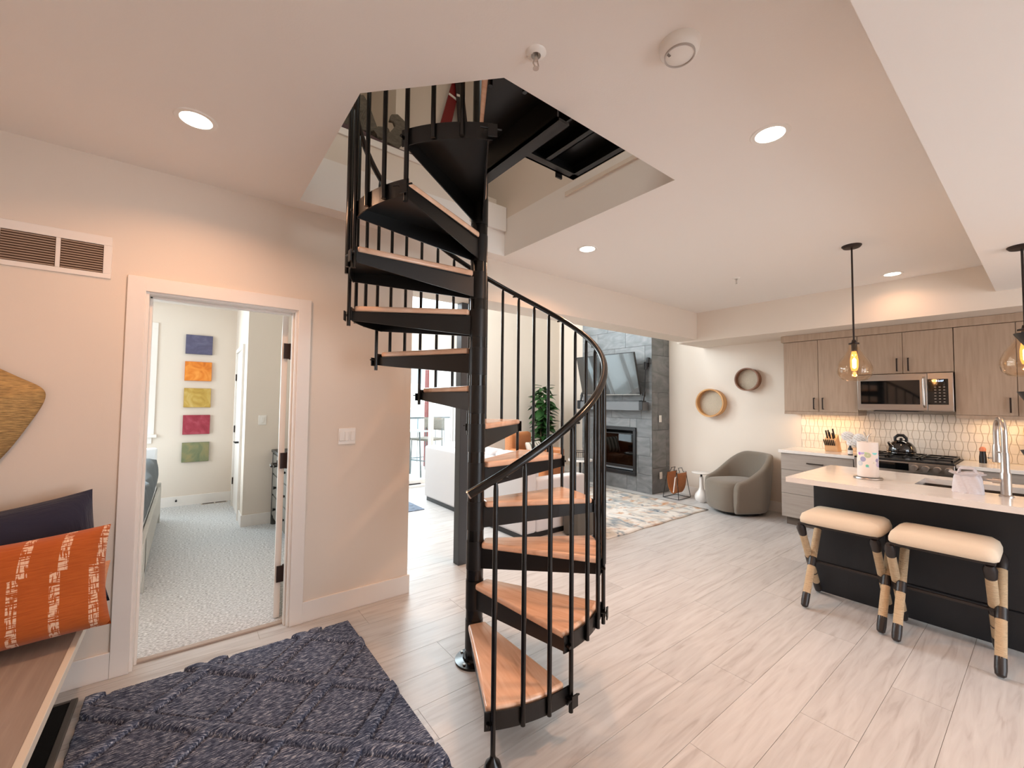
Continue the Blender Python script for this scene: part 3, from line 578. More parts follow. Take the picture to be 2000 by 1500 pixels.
for n in range(1, 13):
    z = Z0+n*RISE; a = A0+(n-1)*STEP
    m = MB(); bt = 0.034
    zt = z-bt
    # pan: top plate + tapered sides + outer rim
    K = 8; outer = [pol(0.712, a+TW*i/K) for i in range(K+1)]
    inn = [pol(0.075, a+TW+22), pol(0.075, a-22)]
    poly = [(p[0], p[1]) for p in outer]+[(p[0], p[1]) for p in inn]
    m.prism(poly, zt-0.004, zt)
    for ang, sgn, ia in ((a, 1, a-22), (a+TW, -1, a+TW+22)):
        o1 = Vector(pol(0.712, ang)); i1 = Vector(pol(0.05, ia)); dr = (o1-i1).normalized(); nrm = Vector((-dr.y, dr.x, 0))*sgn*0.006
        def L4(v, zz): return (v.x, v.y, zz)
        m.frustum([L4(i1, zt-0.115), L4(o1, zt-0.052), L4(o1+nrm, zt-0.052), L4(i1+nrm, zt-0.115)], [L4(i1, zt), L4(o1, zt), L4(o1+nrm, zt), L4(i1+nrm, zt)])
    rim = [pol(0.712, a-1.2+(TW+2.4)*i/12) for i in range(13)]; rim2 = [pol(0.706, a-1.2+(TW+2.4)*i/12) for i in range(13)]
    for i in range(12):
        m.frustum([(rim[i][0], rim[i][1], zt-0.052), (rim[i+1][0], rim[i+1][1], zt-0.052), (rim2[i+1][0], rim2[i+1][1], zt-0.052), (rim2[i][0], rim2[i][1], zt-0.052)],
                  [(rim[i][0], rim[i][1], zt+0.021), (rim[i+1][0], rim[i+1][1], zt+0.021), (rim2[i+1][0], rim2[i+1][1], zt+0.021), (rim2[i][0], rim2[i][1], zt+0.021)])
    # collar on the pole
    m.cyl(pol(0, 0, zt-0.125), pol(0, 0, z), 0.0500, n=40)
    # bracket ear at the trailing corner
    m.tube([pol(0.745, a+TW-3, zt-0.02), pol(0.735, a+TW+4, zt-0.02)], 0.004, 6)
    e0 = Vector(pol(0.708, a+TW-4)); e1 = Vector(pol(0.745, a+TW+3)); 
    m.box(-0.003, -0.019, -0.045, 0.003, 0.019, 0.008, Matrix.Translation(Vector(pol(0.742, a+TW+1.0, zt-0.012))) @ Matrix.Rotation(math.radians(a+TW), 4, 'Z'))
    tf = m.build('tread_frame', M['black'], st, ang=30)
    # oak board, grain follows the tread
    b = MB(); am = math.radians(a+TW/2)
    bo = [pol(0.698, a-0.6+(TW+0.2)*i/K) for i in range(K+1)]; bi = [pol(0.068, a+TW+30), pol(0.068, a-34)]
    poly = [(p[0], p[1]) for p in bo]+[(p[0], p[1]) for p in bi]
    b.prism(poly, zt, z)
    rot = Matrix.Rotation(-am, 4, 'Z'); 
    loc = Vector((PX, PY, z))
    me = MB(); me.add([tuple(Matrix.Rotation(PI/2, 4, 'Y') @ (rot @ (Vector(v)-loc))) for v in b.v], b.f)
    bo_ = me.build('tread_board', M['oak'], tf, bevel=0.012, seg=3, local=True)
    bo_.matrix_local = Matrix.Translation(Vector((0, 0, z))) @ Matrix.Rotation(am, 4, 'Z') @ Matrix.Rotation(-PI/2, 4, 'Y')
    part(bo_, 'oiled oak tread board')
    for k in range(3):
        aa = a+1.6+k*9.9
        lo = zt-0.048 if k else (zt-0.085-RISE if n > 1 else 0.0)
        top = HZ(aa)
        bl = MB().tube([pol(RR, aa, lo), pol(RR, aa, top-0.05), pol(RR, aa, top-0.03), pol(RR, aa, top-0.008)], [0.0105, 0.0105, 0.009, 0.004], 12)
        if k == 0:
            for zz in (zt-0.02,)+((zt-0.02-RISE,) if n > 1 else ()): bl.cyl(pol(RR-0.014, aa-1.6, zz), pol(RR+0.014, aa-1.6, zz), 0.007, n=8)
        bl.build('baluster', M['rail'], st)
        if n == 1 and k == 0:
            q = pol(RR, aa); MB().lathe([(0.001, 0), (0.034, 0), (0.036, 0.012), (0.03, 0.03), (0.013, 0.046), (0.0106, 0.06)], (q[0], q[1], 0), 28).build('foot_cap', M['rail'], st)
ZL = 2.875
hr = [pol(RR, 235+i*3, HZ(235+i*3)) for i in range(int(363/3)+1)]
MB().tube(hr, 0.0175, 16).build('handrail', M['rail'], st)
q0, q1 = Vector(hr[0]), Vector(hr[1]); d = (q0-q1).normalized()
part(MB().tube([tuple(q0+d*0.0005), tuple(q0+d*0.006)], 0.0185, 16).build('end_cap', M['nickel'], st), 'bright end cap of the handrail')
for k in range(6):
    a = 246+k*9.9*1.0*3; MB().box(-0.02, -0.005, -0.024, 0.02, 0.005, -0.014, Matrix.Translation(Vector(pol(RR, a, HZ(a)))) @ Matrix.Rotation(math.radians(a+90), 4, 'Z')).build('rail_bracket', M['rail'], st)
# landing
ln = MB(); zl = 2.845
ln.prism([(PX, PY+0.02), pol(0.86, 239.5)[:2], (0.90, HY0+0.002), (1.745, HY0+0.002), (1.745, 1.69), (PX+0.03, 1.69)], zl-0.005, zl)
ln.box(1.235, HY0+0.002, 2.70, 1.247, 2.02, zl); ln.box(1.325, HY0+0.002, 2.745, 1.337, 1.7, zl)
ln.box(1.235, HY0+0.002, 2.70, 1.31, 2.0, 2.712)
ln.box(1.30, 1.678, 2.765, 1.745, 1.69, zl); ln.box(1.733, HY0+0.002, 2.765, 1.745, 1.69, zl); ln.box(1.700, HY0+0.002, 2.765, 1.745, 1.69, 2.773); ln.box(1.30, 1.64, 2.765, 1.745, 1.69, 2.773)
ln.box(1.507, HY0+0.002, 2.77, 1.515, 1.68, zl); ln.box(1.48, HY0+0.002, 2.77, 1.515, 1.68, 2.778)
ln.box(1.61, 1.69, 2.74, 1.655, 1.70, 2.80)
lf = ln.build('landing_frame', M['black'], st, smooth=False)
part(MB().prism([(PX-0.02, PY), pol(0.88, 237.5)[:2], (0.86, HY0+0.002), (1.745, HY0+0.002), (1.745, 1.69), (PX+0.03, 1.69)], zl, zl+0.035).build('deck_board', M['oak'], lf, bevel=0.005), 'oak landing board')
for a in (600, 612): MB().cyl(pol(RR, a, zl-0.05), pol(RR, a, zl+1.0), 0.0105, n=10).build('baluster', M['rail'], st)

# ================================================================== CEILING FITTINGS
def downlight(x, y, z, label, on=True):
    t = thing('recessed_light', label, 'light', (x, y, z), 0, 'recessed ceiling lights')
    MB().lathe([(0.062, -0.004), (0.08, -0.004), (0.084, 0.0), (0.062, 0.0)], (0, 0, 0), 36, close=True).build('trim_ring', M['white'], t, local=True)
    MB().lathe([(0.0001, -0.003), (0.064, -0.003), (0.064, -0.001), (0.0001, -0.001)], (0, 0, 0), 36).build('diffuser', M['lampface'], t, local=True)
    l = area('downlight', (x, y, z-0.03), (0, 0, 0), 0.15, 0.15, DOWN_W*(1 if z > 2.6 else 0.24)*(0.14 if x > 5 else 0.64 if x < 0 else 1), LAMP, math.radians(150), 'DISK'); l.parent = t; l.location = (0, 0, -0.03)
    return t
downlight(-0.013, 2.372, CZ, 'round recessed light in the ceiling just in front of the bedroom doorway')
downlight(2.136, 0.787, CZ, 'round recessed light in the ceiling beside the stair opening, toward the kitchen')
downlight(2.589, 2.342, CZ, 'round recessed light in the ceiling near the beam, beyond the stair opening')
downlight(5.375, 0.925, CZ, 'round recessed light in the ceiling by the kitchen soffit, behind the near pendant')
for x, y, wh in [(5.375, -1.2, 'by the far kitchen units'), (0.9, -1.1, 'just behind the viewer'), (3.2, -1.1, 'over the far end of the island'), (-0.3, -2.3, 'by the entry wall'), (2.1, -2.5, 'by the entry opening'), (4.3, -2.5, 'behind the island')]:
    downlight(x, y, 2.487, 'added unseen fill light in the lowered ceiling '+wh)  # lamps added out of view to fill the room with light
sd = thing('smoke_detector', 'round white smoke detector on the ceiling', 'smoke detector', (1.344, 0.782, CZ))
MB().lathe([(0.001, -0.042), (0.045, -0.04), (0.062, -0.03), (0.068, -0.018), (0.07, 0.0), (0.001, 0.0)], (1.344, 0.782, CZ), 40).build('body', M['white'], sd)
MB().lathe([(0.048, -0.043), (0.052, -0.043), (0.052, -0.036), (0.048, -0.036)], (1.344, 0.782, CZ), 40, close=True).build('sensor_ring', mat('detector_grey', (186, 178, 172), 0.6), sd)
part(MB().box(1.30, 0.80, CZ-0.0425, 1.318, 0.808, CZ-0.04).build('label_print', mat('grey_ink', (120, 110, 104), 0.7), sd), 'small grey printed mark')
def sprinkler(x, y, label):
    t = thing('ceiling_sprinkler', label, 'sprinkler', (x, y, CZ))
    MB().lathe([(0.018, -0.012), (0.034, -0.006), (0.038, 0), (0.016, 0)], (x, y, CZ), 28, close=True).build('escutcheon', M['white'], t)
    MB().cyl((x, y, CZ), (x, y, CZ-0.03), 0.008).tube([(x-0.008, y, CZ-0.03), (x-0.013, y, CZ-0.045), (x, y, CZ-0.058)], 0.003, 6).tube([(x+0.008, y, CZ-0.03), (x+0.013, y, CZ-0.045), (x, y, CZ-0.058)], 0.003, 6).cyl((x, y, CZ-0.058), (x, y, CZ-0.061), 0.011).build('nozzle', M['nickel'], t)
sprinkler(0.965, 1.125, 'small ceiling sprinkler just in front of the stair opening')
sprinkler(4.366, 1.939, 'small ceiling sprinkler far across the room near the pendants')
# pendants
def pendant(x, y, ztop, label):
    t = thing('pendant_light', label, 'pendant light', (x, y, ztop), 0, 'glass pendants over the island')
    zb = 1.655-ztop
    MB().lathe([(0.001, -0.02), (0.055, -0.018), (0.065, -0.006), (0.065, 0), (0.001, 0)], n=36).build('canopy', M['darkbronze'], t, local=True)
    MB().cyl((0, 0, -0.02), (0, 0, zb+0.315), 0.0065, n=10).build('rod', M['darkbronze'], t, local=True)
    MB().lathe([(0.001, 0.325), (0.012, 0.325), (0.016, 0.305), (0.034, 0.300), (0.034, 0.290), (0.018, 0.288), (0.016, 0.235), (0.001, 0.232)], (0, 0, zb), 24).build('socket', M['darkbronze'], t, local=True)
    prof = [(0.058, 0.0), (0.082, 0.008), (0.105, 0.035), (0.115, 0.075), (0.112, 0.11), (0.095, 0.155), (0.070, 0.195), (0.048, 0.235), (0.036, 0.27), (0.031, 0.297)]
    g = MB().lathe(prof+[(r-0.003, z) for r, z in reversed(prof)], (0, 0, zb), 40, close=True)
    part(g.build('glass_shade', M['amberglass'], t, local=True), 'clear teardrop glass shade')
    bulb = [(0.001, 0.075), (0.018, 0.08), (0.026, 0.11), (0.027, 0.16), (0.02, 0.21), (0.013, 0.235)]
    MB().lathe(bulb, (0, 0, zb), 20).build('bulb', M['bulb'], t, local=True)
    MB().lathe([(0.001, 0.095), (0.013, 0.105), (0.014, 0.165), (0.001, 0.185)], (0, 0, zb), 12).build('filament', M['filament'], t, local=True)
    l = bpy.data.lights.new('pendant_glow', 'POINT'); l.energy = 6; l.color = (1, 0.55, 0.25); l.shadow_soft_size = 0.02
    lo = bpy.data.objects.new('pendant_glow', l); C.objects.link(lo); lo.parent = t; lo.location = (0, 0, zb+0.14)
    return t
pendant(4.17, 0.958, CZ, 'clear teardrop glass pendant on a dark rod over the near end of the island')
pendant(4.17, 0.097, 2.487, 'clear glass pendant over the sink, cut by the right edge of the photo')

# return air grille
gv = thing('return_air_grille', 'white return air grille with two louvred bays high on the wall', 'air grille', (-0.58, YW, 2.1))
x0, x1, z0, z1 = -0.815, -0.345, 2.0925, 2.315
gz0, gz1 = 2.118, 2.268
MB().box(x0, YW-0.008, z0, x1, YW, gz0).box(x0, YW-0.008, gz1, x1, YW, z1).box(x0, YW-0.008, gz0, -0.735, YW, gz1).box(-0.552, YW-0.008, gz0, -0.535, YW, gz1).box(-0.378, YW-0.008, gz0, x1, YW, gz1).build('frame', M['trimw'], gv, bevel=0.002)
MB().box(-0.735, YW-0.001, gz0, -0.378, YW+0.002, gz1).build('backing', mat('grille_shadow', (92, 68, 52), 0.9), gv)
sl = MB()
for bx0, bx1 in ((-0.733, -0.554), (-0.533, -0.380)):
    for k in range(12):
        z = gz0+0.003+k*(gz1-gz0)/12; sl.box(bx0, YW-0.006, z, bx1, YW-0.004, z+0.0052, None)
o = sl.build('louvre', mat('louvre_paint', (168, 146, 128), 0.6), gv, smooth=False); o['kind'] = 'stuff'
# switches and outlets
def plate(name, label, cat, c, w_, h_, axis, n=1, rock=True):
    t = thing(name, label, cat, c)
    def bx(m, u0, z0, u1, z1, d0, d1):
        if axis == 'y': m.box(c[0]+u0, c[1]-d1, c[2]+z0, c[0]+u1, c[1]-d0, c[2]+z1)
        else: m.box(c[0]-d1, c[1]+u0, c[2]+z0, c[0]-d0, c[1]+u1, c[2]+z1)
    m = MB(); bx(m, -w_/2, -h_/2, w_/2, h_/2, 0, 0.006); m.build('plate', M['white'], t, bevel=0.002)
    for k in range(n):
        m = MB(); u = -w_/2+w_*(k+0.5)/n; bx(m, u-0.014, -0.032, u+0.014, 0.032, 0.006, 0.011); m.build('rocker' if rock else 'socket', M['white'], t, bevel=0.002)
    return t
plate('light_switch', 'white three-gang switch plate right of the bedroom doorway', 'switch', (0.895, YW, 1.208), 0.117, 0.112, 'y', 3)
plate('light_switch', 'white switch plate on the closet wall inside the bedroom', 'switch', (0.70, 5.69, 1.215), 0.08, 0.112, 'y', 1)
plate('light_switch', 'white switch plate on the dark tiled side of the fireplace, chest height', 'switch', (6.11, 3.938, 1.205), 0.07, 0.112, 'y', 1)
plate('wall_outlet', 'white outlet plate low on the dark tiled side of the fireplace', 'outlet', (6.12, 3.938, 0.285), 0.07, 0.112, 'y', 2, False)

# ================================================================== FIREPLACE
FX, FY0, FY1, FZ = 5.90, 3.95, 5.45, 4.9
fp = thing('fireplace', 'tall chimney breast clad in large slate grey tiles with gas firebox', 'fireplace', (FX, 4.7, 0))
BY0, BY1, BZ0, BZ1 = 4.245, 5.155, 0.255, 1.045
core = MB(); xx = FX+0.012
core.box(xx, FY0+0.012, 0, XK, FY1, BZ0); core.box(xx, FY0+0.012, BZ1, XK, FY1, FZ); core.box(xx, FY0+0.012, BZ0, XK, BY0, BZ1); core.box(xx, BY1, BZ0, XK, FY1, BZ1)
core.box(xx+0.35, BY0, BZ0, XK, BY1, BZ1)
core.build('core', M['fgrout'], fp, smooth=False)
def rect_tiles(u0, u1, zlist, first, wd, place, cut=None):
    for r, (z0, z1) in enumerate(zlist):
        u = u0-((first+r*0.37) % 1.0)*wd
        while u < u1:
            a, b_ = max(u, u0), min(u+wd, u1); u += wd
            if b_-a < 0.03: continue
            rs = [(a, b_, z0, z1)]
            if cut:
                c0, c1, d0, d1 = cut; nr = []
                for (p0, p1, q0, q1) in rs:
                    if p1 <= c0 or p0 >= c1 or q1 <= d0 or q0 >= d1: nr.append((p0, p1, q0, q1)); continue
                    if p0 < c0: nr.append((p0, c0, q0, q1))
                    if p1 > c1: nr.append((c1, p1, q0, q1))
                    m0, m1 = max(p0, c0), min(p1, c1)
                    if q0 < d0: nr.append((m0, m1, q0, d0))
                    if q1 > d1: nr.append((m0, m1, d1, q1))
                rs = nr
            for p0, p1, q0, q1 in rs:
                if p1-p0 > 0.02 and q1-q0 > 0.02: place(p0+0.0022, p1-0.0022, q0+0.0022, q1-0.0022)
TH = 0.30; zl_ = [(k*TH, (k+1)*TH) for k in range(10)]
rect_tiles(FY0, FY1, zl_, 0.2, 0.61, lambda a, b_, c_, d_: MB().box(FX, a, c_, FX+0.013, b_, d_).build('tile', M['ftile'], fp, smooth=False), (BY0, BY1, BZ0, BZ1))
rect_tiles(FX+0.013, XK, [(k*0.61-0.2, k*0.61+0.41) for k in range(0, 6)], 0.0, 0.61, lambda a, b_, c_, d_: MB().box(a, FY0, max(0.002, c_), b_, FY0+0.012, d_).build('tile', M['ftile'], fp, smooth=False))
fr = MB().box(FX-0.03, BY0, BZ0+0.06, FX+0.02, BY0+0.05, BZ1-0.05).box(FX-0.03, BY1-0.05, BZ0+0.06, FX+0.02, BY1, BZ1-0.05).box(FX-0.03, BY0, BZ1-0.05, FX+0.02, BY1, BZ1).box(FX-0.03, BY0, BZ0, FX+0.02, BY1, BZ0+0.06)
fr.box(FX-0.015, BY0+0.05, BZ1-0.12, FX, BY1-0.05, BZ1-0.10).box(FX-0.02, BY0+0.05, BZ0+0.11, FX, BY1-0.05, BZ0+0.15).box(FX-0.038, BY0, BZ1-0.012, FX-0.03, BY1, BZ1+0.01)
ff = fr.build('firebox_frame', M['iron'], fp, bevel=0.003)
MB().box(FX-0.005, BY0+0.05, BZ0+0.12, FX-0.001, BY1-0.05, BZ1-0.1).build('glass_front', M['fireglass'], ff)
lg = MB(); random.seed(3)
for k in range(5):
    y = BY0+0.18+k*0.14; lg.tube([(FX+0.1, y, BZ0+0.17+0.03*(k % 2)), (FX+0.2, y+0.12*(-1)**k, BZ0+0.26), (FX+0.24, y+0.2*(-1)**k, BZ0+0.34)], [0.03, 0.035, 0.022], 9)
lg.build('gas_log', M['log'], fp)
MB().box(FX+0.02, BY0+0.03, BZ0+0.07, FX+0.33, BY1-0.03, BZ0+0.14).build('bead_bed', M['ember'], fp, bevel=0.01)
mt = tag(box('mantel_shelf', M['mantel'], FX-0.19, FY0+0.07, 1.335, FX-0.001, FY1-0.05, 1.475, bevel=0.004), 'grey stone-look mantel shelf under the television', 'mantel')
# tv on a pull-down mount
tvt = thing('television', 'large flat television tilted down above the fireplace mantel', 'television', (5.66, 4.66, 1.55))
def tvp(y, s, dpt): return (5.72-0.17*s-dpt*0.97, y, 1.60+0.66*s-dpt*0.25)
y0, y1 = 4.05, 5.27
MB().frustum([tvp(y0, 0, -0.012), tvp(y1, 0, -0.012), tvp(y1, 1, -0.012), tvp(y0, 1, -0.012)], [tvp(y0, 0, -0.045), tvp(y1, 0, -0.045), tvp(y1, 1, -0.045), tvp(y0, 1, -0.045)]).build('back_panel', M['iron'], tvt)
MB().frustum([tvp(y0-0.006, -0.012, 0.0), tvp(y1+0.006, -0.012, 0.0), tvp(y1+0.006, 1.01, 0.0), tvp(y0-0.006, 1.01, 0.0)], [tvp(y0-0.006, -0.012, -0.012), tvp(y1+0.006, -0.012, -0.012), tvp(y1+0.006, 1.01, -0.012), tvp(y0-0.006, 1.01, -0.012)]).build('bezel', M['iron'], tvt)
part(MB().frustum([tvp(y0, -0.014, 0.003), tvp(y1, -0.014, 0.003), tvp(y1, 0.0, 0.003), tvp(y0, 0.0, 0.003)], [tvp(y0, -0.014, 0.0), tvp(y1, -0.014, 0.0), tvp(y1, 0.0, 0.0), tvp(y0, 0.0, 0.0)]).build('bottom_trim', M['steel'], tvt), 'bright bottom trim')
part(MB().frustum([tvp(y0, 0.005, 0.002), tvp(y1, 0.005, 0.002), tvp(y1, 0.995, 0.002), tvp(y0, 0.995, 0.002)], [tvp(y0, 0.005, 0.0005), tvp(y1, 0.005, 0.0005), tvp(y1, 0.995, 0.0005), tvp(y0, 0.995, 0.0005)]).build('screen', M['tvglass'], tvt), 'glossy dark screen')
MB().box(5.72, 4.5, 1.75, FX-0.001, 4.56, 2.1).box(5.72, 4.8, 1.75, FX-0.001, 4.86, 2.1).box(5.70, 4.5, 1.85, 5.74, 4.86, 1.95).build('wall_mount', M['iron'], tvt)
def arm(y, label):
    t = thing('mount_gas_strut', label, 'strut', (5.8, y, 1.475), 0, 'black struts at the ends of the television')
    MB().box(5.80, y-0.035, 1.4755, 5.695, y+0.035, 1.495).box(5.695, y-0.035, 1.345, 5.706, y+0.035, 1.495).build('bracket', M['iron'], t, bevel=0.006)
    MB().cyl((5.76, y, 1.49), (5.78, y, 1.57), 0.02).cyl((5.78, y, 1.57), (5.80, y, 1.64), 0.028, 0.018).cyl((5.80, y, 1.64), (5.84, y, 2.02), 0.007).cyl((5.84, y, 2.0), (5.85, y, 2.12), 0.024, 0.034).build('strut', M['iron'], t)
    MB().cyl((5.84, y-0.03, 2.10), (5.86, y-0.035, 2.19), 0.028).box(5.84, y-0.02, 2.05, FX-0.003, y+0.02, 2.12).build('upper_joint', M['iron'], t)
arm(4.02, 'black strut standing on the mantel at the right end of the television')
arm(5.36, 'black strut on the mantel at the far end of the television, behind the balusters')

# ================================================================== KITCHEN
XC = 5.78; XU = XK-0.33
# backsplash
bs = struct(MB().box(XK-0.004, -1.6, 0.9, XK-0.0005, 2.04, 1.375).build('backsplash', M['grout'], smooth=False, tx=(XK, 0.5, 0.9)), 'white hourglass tile backsplash')
TWD, THT, AMP = 0.0465, 0.101, 0.0088
def tile_mesh(sg, u0=0.0, u1=TWD):
    m = MB(); g = 0.0018; h = THT/2
    def ed(base, s): return [(base, 0), (base+s*AMP*0.75, h*0.5), (base+s*AMP, h), (base+s*AMP*0.75, h*1.5), (base, THT)]
    Lf = [(u+g, min(max(z, g), THT-g)) for u, z in ed(u0, sg)]; Rt = [(u-g, min(max(z, g), THT-g)) for u, z in ed(u1, -sg)]
    lp = Lf+Rt[::-1]
    m.frustum([(0, u, z) for u, z in lp], [(-0.005, u, z) for u, z in lp]); return m
ta = [tile_mesh(1), tile_mesh(-1)]; tmesh = []
for m in ta:
    o = m.build('tile', M['tilew'], bs, bevel=0.0015, seg=1, local=True, smooth=False); tmesh.append(o); 
first = [True, True]; count = 0
zrow = 0.905
for r in range(5):
    for k in range(48):
        y = 2.035-(k+1)*TWD; s = (k+r) % 2
        if first[s]: o = tmesh[s]; first[s] = False
        else: o = tmesh[s].copy(); C.objects.link(o)
        hcut = 1.0
        o.location = (XK-0.004-BASE['backsplash'].x, y-BASE['backsplash'].y, zrow+r*0.0935-BASE['backsplash'].z)
        o.scale = (1, 1, 0.0935/THT)
# upper cabinets
def door(parent, ya, yb, z0, z1, xf, handle, mm, hz=None, hh=0.14, horiz=False):
    g = 0.002
    d = MB().box(xf-0.02, ya+g, z0+g, xf, yb-g, z1-g).build('door' if not horiz else 'drawer', mm, parent, bevel=0.0015, seg=1)
    if handle is not None:
        h = MB()
        if horiz: h.box(xf-0.05, handle-hh/2, hz-0.006, xf-0.042, handle+hh/2, hz+0.006).box(xf-0.045, handle-hh/2, hz-0.005, xf-0.02, handle-hh/2+0.01, hz+0.005).box(xf-0.045, handle+hh/2-0.01, hz-0.005, xf-0.02, handle+hh/2, hz+0.005)
        else: h.box(xf-0.05, handle-0.006, hz-hh/2, xf-0.042, handle+0.006, hz+hh/2).box(xf-0.045, handle-0.005, hz-hh/2, xf-0.02, handle+0.005, hz-hh/2+0.01).box(xf-0.045, handle-0.005, hz+hh/2-0.01, xf-0.02, handle+0.005, hz+hh/2)
        part(h.build('handle', M['darkbronze'], d), 'dark bronze bar handle')
    return d
def upper(ya, yb, z0, label, split, hz, rail=True):
    t = thing('upper_cabinet', label, 'cabinet', (XU, (ya+yb)/2, z0), 0, 'taupe wall cabinets over the range')
    MB().box(XU, ya+0.001, z0, XK-0.001, yb-0.001, 2.25).build('body', M['cab'], t, smooth=False)
    if rail: MB().box(XU-0.02, ya+0.001, z0-0.035, XU, yb-0.001, z0-0.001).box(XU, yb-0.021, z0-0.035, XK-0.002, yb-0.001, z0-0.001).box(XU, ya+0.001, z0-0.035, XK-0.002, ya+0.021, z0-0.001).build('light_rail', M['cab'], t, bevel=0.001)
    door(t, split, yb, z0, 2.25, XU, split+0.045, M['cab'], hz); door(t, ya, split, z0, 2.25, XU, split-0.045, M['cab'], hz)
    return t
upper(1.362, 2.113, 1.375, 'tall taupe wall cabinet with two doors left of the microwave', 1.742, 1.475)
upper(0.600, 1.360, 1.805, 'short taupe wall cabinet with two doors above the microwave', 0.978, 1.90, False)
upper(-0.20, 0.598, 1.375, 'tall taupe wall cabinet right of the microwave', 0.198, 1.475)
upper(-1.0, -0.202, 1.375, 'taupe wall cabinet out of view beyond the right edge', -0.6, 1.475)
cr = tag(MB().box(XU-0.035, -1.6, 2.252, XK-0.002, 2.135, 2.333).build('cabinet_crown', M['cab'], bevel=0.003, tx=(XU, 0.5, 2.25)), 'long taupe crown board running over the wall cabinets', 'crown board')
for y, p in ((1.75, 16), (0.2, 14), (-0.6, 6)):
    area('under_cabinet_strip', (XK-0.16, y, 1.335), (0, 0, 0), 0.03, 0.6, p*0.13, (1, 0.62, 0.30))
area('under_microwave_lamp', (XK-0.2, 0.98, 1.365), (0, 0, 0), 0.05, 0.3, 0.5, (1, 0.85, 0.7))
# microwave
mw = thing('microwave', 'stainless over-range microwave with black glass door', 'microwave', (6.05, 0.98, 1.40)); XM = 6.0
y0, y1 = 0.603, 1.357
MB().box(XM+0.03, y0, 1.405, XK-0.006, y1, 1.80).build('body', M['steel'], mw, bevel=0.003)
dr = MB().box(XM, 0.79, 1.412, XM+0.03, y1, 1.797).build('door', M['steel'], mw, bevel=0.003)
MB().box(XM-0.003, 0.845, 1.475, XM+0.001, y1-0.03, 1.73).build('window', M['blackglass'], dr, bevel=0.001)
part(MB().tube([(XM-0.001, 0.812, 1.45), (XM-0.035, 0.812, 1.47), (XM-0.04, 0.812, 1.6), (XM-0.035, 0.812, 1.74), (XM-0.001, 0.812, 1.76)], 0.010, 10).build('handle', M['nickel'], dr), 'bright vertical bar handle')
cp = MB().box(XM, y0, 1.412, XM+0.03, 0.786, 1.797).build('control_panel', M['steel'], mw, bevel=0.003)
MB().box(XM-0.003, y0+0.035, 1.475, XM+0.001, 0.785, 1.735).build('touch_pad', M['blackglass'], cp)
def text(body, size, mtx, material, parent, name='lettering', extr=0.0004):
    cu_ = bpy.data.curves.new(name, 'FONT'); cu_.body = body; cu_.size = size; cu_.extrude = extr; cu_.align_x = 'CENTER'; cu_.align_y = 'CENTER'
    cu_.materials.append(material); tmp = bpy.data.objects.new(name, cu_); C.objects.link(tmp); bpy.context.view_layer.update()
    me = bpy.data.meshes.new_from_object(tmp.evaluated_get(bpy.context.evaluated_depsgraph_get())); bpy.data.objects.remove(tmp)
    o = bpy.data.objects.new(name, me); C.objects.link(o); o.parent = parent; o.matrix_local = mtx; return o
def facex(x, y, z, base): return Matrix.Translation(Vector((x, y, z))-base) @ Matrix(((0, 0, -1, 0), (-1, 0, 0, 0), (0, 1, 0, 0), (0, 0, 0, 1)))
text('12:07', 0.024, facex(XM-0.0045, 0.695, 1.715, BASE[cp.name]), M['display'], cp, 'clock_digits')
ky = MB()
for r in range(6):
    for k in range(3): ky.box(XM-0.0045, 0.66+k*0.032, 1.50+r*0.03, XM-0.0035, 0.674+k*0.032, 1.507+r*0.03)
ky.lathe([(0.012, -0.0005), (0.014, -0.0005), (0.014, 0.0005), (0.012, 0.0005)], n=16, close=True, m=Matrix.Translation((XM-0.004, 0.73, 1.688)) @ Matrix.Rotation(PI/2, 4, 'Y'))
part(ky.build('key_print', M['printgrey'], cp), 'pale key markings')
MB().box(XM-0.004, 0.86, 1.396, XM+0.3, 1.22, 1.404).build('vent', M['iron'], mw, bevel=0.002)
# base cabinets and counter
def basecab(ya, yb, label, n):
    t = thing('base_cabinet', label, 'cabinet', (XC, (ya+yb)/2, 0), 0, 'grey taupe base cabinets along the kitchen wall')
    MB().box(XC+0.045, ya+0.001, 0.10, XK-0.001, yb-0.001, 0.868).build('body', M['cabbase'], t, smooth=False)
    MB().box(XC+0.10, ya+0.001, 0.0, XK-0.02, yb-0.03, 0.10).build('toe_kick', mat('toe_kick', (104, 92, 82), 0.6), t)
    for k, (z0, z1) in enumerate(((0.10, 0.385), (0.385, 0.67), (0.67, 0.868))[::1]):
        door(t, ya, yb, z0, z1, XC+0.045, (ya+yb)/2 if k == 2 else None, M['cabbase'], (z0+z1)/2 if k == 2 else None, 0.16, True)
    return t
basecab(1.362, 2.075, 'grey taupe drawer cabinet under the knife block, left of the range', 3)
basecab(-0.22, 0.580, 'grey taupe drawer cabinet right of the range', 3)
basecab(-1.0, -0.222, 'grey taupe drawer cabinet beyond the right edge of view', 3)
def top_slab(ya, yb, label):
    o = MB().box(XC, ya, 0.87, XK-0.0045, yb, 0.905).build('countertop', M['quartz'], bevel=0.003, tx=(XC, (ya+yb)/2, 0.87)); tag(o, label, 'countertop')
top_slab(1.345, 2.095, 'white quartz worktop left of the range'); top_slab(-1.6, 0.582, 'white quartz worktop right of the range')
